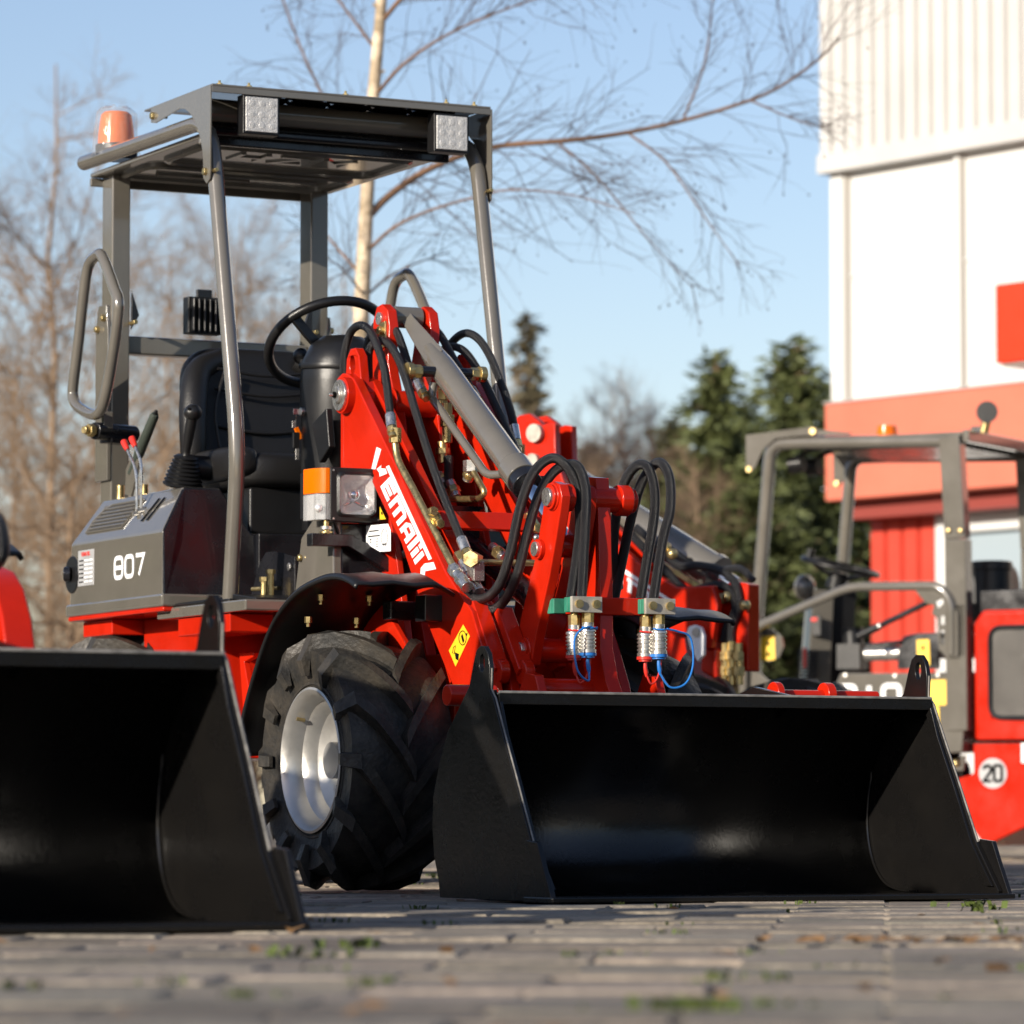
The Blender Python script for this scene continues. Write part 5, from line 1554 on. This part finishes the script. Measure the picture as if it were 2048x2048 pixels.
mb.cyl(p(.30,1.0,.497), p(.62,1.0,.497), .013, 'red', 12); mb.cyl(p(.315,1.0,.497), p(.335,1.0,.497), .032, 'red', 20); mb.cyl(p(.46,1.0,.497), p(.485,1.0,.497), .032, 'red', 20)
mb.each('hitch_pin', LD, bevel=.003)

# ------------------------------------------------------------------ grey canopy loader on the right, facing left
FR = Frame((2.07, 20.0), R(60.6))
RL = root('wheel_loader', (2.07, 20.0), R(60.6), 'red and grey loader facing left under a grey canopy with a round white 20 sticker', 'wheel loader', 'wheel loaders parked in the yard')
def H(c, pts, x): return [FR.at(c, a, b, x=x) for a, b in pts]
def Hp(c, pts, x): return [(q[1], q[2]) for q in H(c, pts, x)]
FARX = .92
for x in (0.0, FARX):
    mb = MB(); mb.tube(rounded([(x,1.045,.60),(x,1.029,1.105),(x,.945,1.99),(x,.80,1.99),(x,.03,1.965)], .12, 8), .031, 'grey', 16); mb.build('canopy_post', RL)
    mb = MB()
    mb.tube([(x,.0,1.985),(x,-.025,1.50)], .03, 'grey', square=(.105,.075) ); mb.tube([(x,-.028,1.498),(x,-.03,.60)], .03, 'grey', square=(.108,.08))
    if x == 0:
        for (a, b) in ((1045,590),(1095,590)):
            q = Vector(FR.at('z7', a, b, x=-.04)); mb.cyl(q, q + Vector((-.012,0,0)), .012, 'brass', 12)
    mb.build('rear_pillar', RL, bevel=.008)
mb = MB()
mb.span((-.02,.90,1.985), (FARX+.02,-.06,2.005), 'grey'); mb.span((-.03,-.065,1.955), (FARX+.03,-.10,2.012), 'grey')
mb.span((.1,.70,1.95), (.8,.02,1.984), 'black_paint')
mb.build('roof', RL, bevel=.006)
for x in (-.035, FARX+.035):
    mb = MB(); mb.plate([(1.06,2.035),(1.06,1.86),(1.035,1.85),(1.01,1.88),(.97,1.96),(.90,2.012),(.76,2.02),(.52,2.012),(.50,2.022),(.68,2.045),(.72,2.06)], x-.005, x+.005, 'grey')
    q = Vector((x-.005,.70,2.037)); mb.cyl(q, q + Vector((-.012,0,0)), .016, 'brass', 12); q = Vector((x-.005,1.04,1.868)); mb.cyl(q, q + Vector((-.012,0,0)), .014, 'brass', 12)
    mb.build('visor_bracket', RL)
mb = MB(); mb.span((-.03,1.06,2.02), (FARX+.03,.72,2.028), 'grey'); mb.build('visor', RL)
for x in (.12, .30):
    mb = MB(); mb.cyl((x,.83,1.90), (x,.90,1.895), .042, 'plastic', 18); mb.tube(spline([(x,.86,1.93),(x,.80,1.96),(x,.74,1.97)],4), .01, 'plastic', 8); mb.build('work_lamp', RL)
mb = MB(); mb.lathe([(0,.05),(.03,.05),(.06,.046),(.07,.001)], (.4,.515,2.03), (0,0,1), 'amber', 20)
o = mb.build('beacon', RL); mb = MB(); mb.cyl((.4,.515,2.004), (.4,.515,2.03), .055, 'plastic', 20); mb.build('beacon_base', o)
a = Vector((.1,-.142,2.099)); mb = MB(); mb.cyl(a, a + Vector((-.035,-.01,0)), .046, 'plastic', 20, r2=.052); mb.cyl((.1,-.12,2.005), (.1,-.135,2.06), .022, 'brass', 12); mb.box((.1,-.09,2.02),(.05,.05,.03),'black_paint'); mb.build('rear_lamp', RL)
mb = MB()
mb.tube(rounded([(-.05,1.075,.62),(-.05,1.065,1.04),(-.05,1.0,1.11),(-.05,.51,1.288),(-.05,.05,1.28),(-.05,-.012,1.21),(-.05,-.012,.955)], .07, 6), .022, 'grey', 14)
SB = mb.build('side_bar', RL)
mb = MB()
gp = Hp('z7', [(905,842),(985,842),(1050,880),(1085,940),(1085,1120),(1040,1125),(1005,1090),(1000,960),(975,940),(985,905),(945,890)], -.05)
mb.plate(gp, -.056, -.044, 'grey', holes=[Hp('z7', [(1012,950),(1028,950),(1028,985),(1012,985)], -.05), Hp('z7', [(1012,1010),(1028,1010),(1028,1070),(1012,1070)], -.05), Hp('z7', [(990,890),(1020,875),(1025,895),(1000,920)], -.05)])
mb.span((-.04,-.03,.95),(.02,-.075,1.19),'grey')
mb.build('gusset_plate', SB)
a, b = [Vector(q) for q in H('z7', [(665,1035),(962,890)], -.03)]
mb = MB(); mb.cyl(a, a.lerp(b,.3), .02, 'plastic', 14); mb.cyl(a.lerp(b,.28), b, .014, 'black_paint', 14); mb.ball(b, .018, 'brass', 10); mb.ball(a.lerp(b,.3), .018, 'steel', 10); mb.build('gas_strut', SB)
# round plate on the front post with its sticker
mb = MB(); mb.plate(Hp('z7', [(235,1000),(300,1000),(345,1040),(352,1080),(335,1120),(295,1140),(235,1138)], .045), .04, .05, 'grey'); o = mb.build('front_plate', RL)
def sticker(pts, x, par, nm='warning_sticker', mark=True):
    q = [Vector(a) for a in H('z7', pts, x)]; mb = MB()
    mb.add(q + [a + Vector((.003,0,0)) for a in q], [(0,1,2,3),(4,7,6,5),(0,4,5,1),(1,5,6,2),(2,6,7,3),(3,7,4,0)], 'yellow')
    if mark:
        for t in (.28, .72):
            c = (q[0].lerp(q[3], t) + q[1].lerp(q[2], t))/2 + Vector((-.0008,0,0)); s = (q[0]-q[1]).length*.2
            mb.add([c + Vector((0,-s,-s)), c + Vector((0,s,-s)), c + Vector((0,0,s))], [(0,1,2)], 'ink')
    return mb.build(nm, par, clean=False)
sticker([(260,1035),(312,1032),(315,1132),(262,1136)], .038, o)
mb = MB(); mb.plate(Hp('z7', [(200,1165),(215,1160),(370,1290),(420,1320),(420,1420),(190,1420)], -.02), -.026, -.014, 'grey'); mb.span((.0,1.1,.60),(FARX,.55,.66),'grey'); mb.build('step_frame', RL)
# steering column and wheel
mb = MB()
c0, c1 = [Vector(q) for q in H('z7', [(480,1240),(505,840)], .42)]
mb.tube([c0, c0.lerp(c1,.5), c1], [.085,.08,.075], 'grey', 4); mb.tube([c0 + Vector((.12,-.06,0)), c1 + Vector((.12,-.06,0))], .08, 'plastic', 4)
q = H('z7', [(440,830)], .36)[0]; mb.ball(q, .065, 'grey', 16, (1,.8,1))
for k in range(9):
    q = Vector(H('z7', [(455,1100+k*15)], .345)[0]); mb.box(q, (.02,.11,.012), 'plastic')
q = Vector(H('z7', [(440,1125)], .335)[0]); mb.box(q, (.01,.02,.10), 'capred'); q = Vector(H('z7', [(490,990)], .335)[0]); mb.box(q, (.01,.05,.10), 'plastic'); mb.box(q + Vector((-.006,.01,.03)), (.01,.035,.02), 'capred')
mb.build('steering_column', RL, bevel=.01)
cw2 = Vector(H('z7', [(590,742)], .45)[0]); axx = Vector((0,-.25,.97)).normalized(); h = Vector((1,0,0)); g = axx.cross(h)
mb = MB(); mb.tube([cw2 + (h*math.cos(6.2832*k/32) + g*math.sin(6.2832*k/32))*.185 for k in range(32)], .015, 'plastic', 10, closed=True)
for a_ in (.5, 2.6, 4.7):
    e = h*math.cos(a_) + g*math.sin(a_); mb.tube([cw2 - axx*.07, cw2 + e*.18], .012, 'plastic', 8)
mb.cyl(cw2 - axx*.11, cw2 - axx*.03, .05, 'plastic', 16); q = cw2 + g*.15*1 + h*-.05; mb.cyl(q, q + axx*.05, .02, 'plastic', 12)
mb.build('steering_wheel', RL)
# seat, lever console, black fender
mb = MB()
rbox(mb, (.46,.20,1.02), (.5,.42,.12), 'seat'); rbox(mb, (.46,-.02,1.22), (.48,.10,.40), 'seat')
mb.build('seat', RL)
mb = MB(); mb.plate(Hp('z7', [(832,1172),(838,1090),(870,1050),(920,1028),(1005,1025),(1005,1172)], .03), .02, .04, 'black_paint'); o = mb.build('seat_shroud', RL)
sticker([(910,1050),(962,1048),(966,1155),(914,1158)], .017, o)
mb = MB()
q0, q1 = [Vector(q) for q in H('z7', [(640,1120),(700,1080)], .25)]; mb.box(q0, (.1,.12,.12), 'plastic')
a, b = [Vector(q) for q in H('z7', [(700,1110),(850,1105)], .2)]; mb.cyl(a, b, .035, 'steel', 14); mb.cyl(a + Vector((0,0,.04)), b + Vector((0,0,.05)), .012, 'black_paint', 10)
a, b = [Vector(q) for q in H('z7', [(650,1180),(640,1000)], .3)]; mb.cyl(a, b, .05, 'plastic', 14)
mb.each('lever_console', RL)
# grey side box with number and stickers
mb = MB(); mb.plate(Hp('z7', [(600,1190),(1135,1190),(1112,1522),(1000,1530),(560,1530),(575,1250)], 0), -.03, .10, 'grey'); mb.span((.1,.6,.5),(.82,-.06,.88),'grey')
BX = mb.build('side_box', RL, bevel=.008)
mb = MB()
for a in ((612,1197),(820,1200),(1000,1197),(1105,1200)):
    q = Vector(FR.at('z7', *a, x=-.032)); mb.cyl(q, q + Vector((-.006,0,0)), .009, 'steel', 10)
mb.each('box_bolt', BX)
mb = MB(); q = FR.at('z7', 735, 1312, x=-.034)
digits(mb, '810', (q[0], q[1]+.03, q[2]+.028), (0,-1,0), .085, .10, .024, 'white', .35)
mb.build('number_lettering', BX)
sticker([(952,1220),(1064,1216),(1066,1322),(955,1326)], -.034, BX, mark=False); sticker([(960,1330),(1004,1328),(1006,1430),(963,1434)], -.034, BX)
mb = MB(); mb.tube([Vector(q) for q in H('z7', [(1012,1535),(1015,1590),(1105,1590),(1108,1535)], 0)], .012, 'grey', square=(.02,.02)); mb.ball(H('z7', [(1075,1570)], 0)[0], .022, 'brass', 10); mb.ball(H('z7', [(1055,1575)], .02)[0], .018, 'capred', 10); mb.build('battery_tray', RL)
# red engine cover with mesh grille and the red lower body
def red_block(pts, x0, x1, nm, bev=.02):
    mb = MB(); mb.plate(pts, x0, x1, 'red'); return mb.build(nm, RL, bevel=bev, bseg=3)
EC = red_block([(-.105,.555),(-.105,1.10),(-.15,1.165),(-1.10,1.16),(-1.2,1.0),(-1.2,.555)], -.01, FARX+.01, 'engine_cover')
mb = MB()
gr = [Vector((-.0125,q.x,q.y)) for q in rounded([Vector((-.19,1.08,0)),Vector((-.19,.66,0)),Vector((-.85,.64,0)),Vector((-.85,1.08,0))], .06, 5, True)]
mb.add(gr, [tuple(range(len(gr)))], 'weld'); mb.tube(gr, .012, 'plastic', 8, closed=True)
for k in range(70):
    y = -.195 - k*.0094
    mb.tube([(-.014,y,.66),(-.014,y,1.07)], .0016, 'plastic', 4)
for k in range(44): mb.tube([(-.0145,-.195,.66+k*.0094),(-.0145,-.845,.66+k*.0094)], .0014, 'plastic', 4)
mb.build('mesh_grille', EC)
LB = red_block([(-.10,.54),(-.10,.40),(.03,.365),(.03,.30),(-.155,.062),(-.45,.19),(-1.15,.30),(-1.2,.54)], -.012, FARX+.012, 'lower_body', .01)
mb = MB(); c = FR.at('z7', 1230, 1610, x=-.0145); mb.cyl((c[0],c[1],c[2]), (c[0]+.002,c[1],c[2]), .070, 'disc', 40)
ST = mb.build('number_sticker', LB)
mb = MB(); digits(mb, '20', (c[0]-.0012,c[1],c[2]), (0,-1,0), .038, .072, .0155, 'ink', .38); mb.build('sticker_print', ST)
mb = MB(); q = FR.at('z7', 1354, 1525, x=-.0145); mb.box((q[0],q[1]-.12,q[2]), (.002,.25,.09), 'white'); mb.build('side_decal', LB)
mb = MB(); mb.span((.05,-.11,1.15),(.85,-.6,1.26),'black_paint'); mb.cyl((.3,-.07,1.19), (.3,-.07,1.40), .095, 'plastic', 24); mb.cyl((.3,-.07,1.36),(.3,-.07,1.41),.10,'plastic',24); mb.cyl((.2,-.42,1.2),(.2,-.42,1.33),.07,'plastic',20)
mb.each('air_filter', RL, bevel=.01)
for (x, y) in ((.15,.62),(.77,.62),(.15,-.75),(.77,-.75)):
    rim = make_rim(-1 if x < .5 else 1).build('wheel', RL, loc=(x, y, .338)); t = TYRE.copy(); t.parent = rim; COL.objects.link(t)

# ------------------------------------------------------------------ the loader half hidden behind the middle one, facing right
FS = Frame((.98, 14.4), R(53))
SL = root('wheel_loader', (.98, 14.4), R(53), 'second red loader half hidden behind the middle one, grey cylinder along its lowered lift arm', 'wheel loader', 'wheel loaders parked in the yard')
def S2(c, pts, x): return [FS.at(c, a, b, x=x) for a, b in pts]
def S2p(c, pts, x): return [(q[1], q[2]) for q in S2(c, pts, x)]
AX = -.20
for sg, nm, x in ((-1, 'lift_arm', -.20), (1, 'lift_arm', -.10)):
    mb = MB()
    A = S2p('zE', [(60,215),(130,155),(190,143),(250,188),(270,215),(300,200),(348,205),(352,400),(420,620),(760,960),(900,1080),(1080,1190),(1300,1180),(1330,1300),(1290,1560),(1240,1560),(1180,1480),(1000,1450),(700,1250),(400,1000),(160,640),(165,330),(100,330)], AX)
    mb.plate(A, x-.016, x+.016, 'red'); o = mb.build(nm, SL, bevel=.005)
    if sg < 0:
        mb = MB()
        for (a, b, r_) in ((222,262,.032),(210,430,.026)):
            q = Vector(FS.at('zE', a, b, x=AX-.018)); mb.cyl(q, q + Vector((-.02,0,0)), r_, 'clampgrey', 18)
        mb.each('arm_pin', o)
        mb = MB()
        def strip(pts): 
            q = [Vector(a) for a in S2('zE', pts, AX-.0185)]; n = len(q)
            mb.add(q + [a + Vector((.001,0,0)) for a in q], [tuple(range(n)), tuple(range(n,2*n))[::-1]], 'white')
        strip([(720,1060),(1045,1275),(1040,1292),(715,1085)])
        for k in range(5):
            x0 = 720 + k*56; y0 = 1115 + k*38; strip([(x0,y0),(x0+22,y0+14),(x0+16,y0+78),(x0-6,y0+64)])
        strip([(770,1130),(838,1176),(834,1196),(766,1150)]); strip([(880,1206),(950,1252),(946,1270),(876,1226)])
        mb.build('arm_lettering', o, clean=False)
mb = MB()
a, b = [Vector(q) for q in S2('zE', [(700,730),(1390,1160)], 0.0)]
d = (b-a)
mb.tube([a - d*.6, a + d*.0, a + d*.85], .062, 'grey', 20); mb.cyl(a + d*.85, a + d*.90, .068, 'grey', 20); mb.cyl(a + d*.8, b + d*.05, .03, 'chrome', 16)
mb.build('tilt_cylinder', SL)
for k, (pts, r_) in enumerate((([(790,870),(900,990),(1000,1090),(1120,1210),(1250,1190),(1340,1180),(1400,1230),(1420,1330),(1370,1430),(1350,1520)], .015), ([(820,830),(950,940),(1080,1060),(1200,1060),(1330,1090),(1420,1170),(1445,1300),(1400,1430),(1395,1520)], .015), ([(1330,1090),(1450,1080),(1530,1150)], .013))):
    mb = MB(); mb.tube(spline(S2('zE', pts, -.14), 6), r_, 'hose', 10); mb.build('hydraulic_hose', SL)
mb = MB()
for (x, y) in ((1360,1600),(1400,1590),(1440,1600),(1355,1690),(1400,1690),(1445,1690)):
    q = Vector(FS.at('zE', x, y, x=-.16)); mb.cyl(q + Vector((0,0,-.05)), q + Vector((0,0,.04)), .014, 'brass', 10); mb.nut(q + Vector((0,0,-.02)), q + Vector((0,0,.01)), .020, 'brass')
for (x, y) in ((1000,950),(1040,990),(960,1130),(1010,1170),(1340,1260),(1370,1250),(1480,1300)):
    q = Vector(FS.at('zE', x, y, x=-.15)); mb.ball(q, .02, 'brass', 10)
mb.each('hose_coupler', SL)
mb = MB(); mb.plate(S2p('zE', [(1290,1180),(1460,1160),(1530,1170),(1530,1700),(1300,1700),(1290,1560)], -.1), -.13, -.06, 'red'); mb.plate(S2p('zE', [(1240,1560),(1320,1560),(1330,1760),(1230,1700)], -.18), -.2, -.16, 'red'); mb.each('quick_hitch', SL, bevel=.01)
mb = MB(); mb.plate(S2p('zE', [(1135,1470),(1150,1430),(1185,1418),(1222,1432),(1240,1480),(1238,1600),(1205,1640),(1160,1560)], -.25), -.262, -.245, 'white'); q = Vector(FS.at('zE', 1185, 1462, x=-.264)); mb.cyl(q, q + Vector((-.004,0,0)), .016, 'clampgrey', 14); mb.build('white_lever', SL, bevel=.003)
mb = MB(); mb.plate(S2p('zE', [(560,1100),(1100,1420),(1250,1480),(1290,1760),(560,1760)], 0), -.14, .14, 'red'); mb.build('front_frame', SL)
mb = MB(); mb.span((-.5,.75,.45), (.5,1.9,1.02), 'grey'); mb.build('hood', SL, bevel=.03)
for (x, y) in ((-.36,.25),(.36,.25),(-.36,1.6),(.36,1.6)):
    rim = make_rim(-1 if x < 0 else 1).build('wheel', SL, loc=(x, y, .338)); t = TYRE.copy(); t.parent = rim; COL.objects.link(t)

# ------------------------------------------------------------------ the loader at the left edge: same make, its bucket nearest the camera
NYAW = YAW; NO = Vector((-1.63, 8.49, 0))
NL = root('wheel_loader', (NO.x, NO.y), NYAW, 'loader cut off by the left picture edge with the nearest black bucket', 'wheel loader', 'wheel loaders parked in the yard')
def copy_part(o, par, dv=0.0):
    c = o.copy(); COL.objects.link(c); c.parent = par
    if dv: c.location.y -= dv
    for ch in o.children: copy_part(ch, c)
bucket(NL)
KEEP = ('front_frame', 'quick_hitch', 'lift_arm', 'lift_tower', 'tilt_cylinder', 'tilt_lever', 'hitch_mast', 'fender')
for ch in list(LD.children):
    k = ch.name.split('.')[0]
    if k in KEEP: copy_part(ch, NL)
    elif k in ('hood', 'rear_frame'): copy_part(ch, NL, .55)
    elif k == 'wheel': copy_part(ch, NL, .60 if ch.location.y > .5 else 0)
FN = Frame((NO.x, NO.y), NYAW)
mb = MB(); q = [FN.at('d', a, b, x=.30) for a, b in [(-60,1050),(0,1078),(18,1110),(32,1165),(41,1240),(40,1300),(-60,1300)]]
mb.plate([(a[1], a[2]) for a in q], .27, .33, 'red'); mb.build('tilt_arm', NL, bevel=.006)
mb = MB(); q = [Vector(FN.at('d', a, b, x=.20)) for a, b in [(-40,1000),(-14,985),(-4,1010),(-4,1045),(-30,1075)]]
mb.tube(spline(q, 5), .02, 'hose', 10); mb.build('hydraulic_hose', NL)
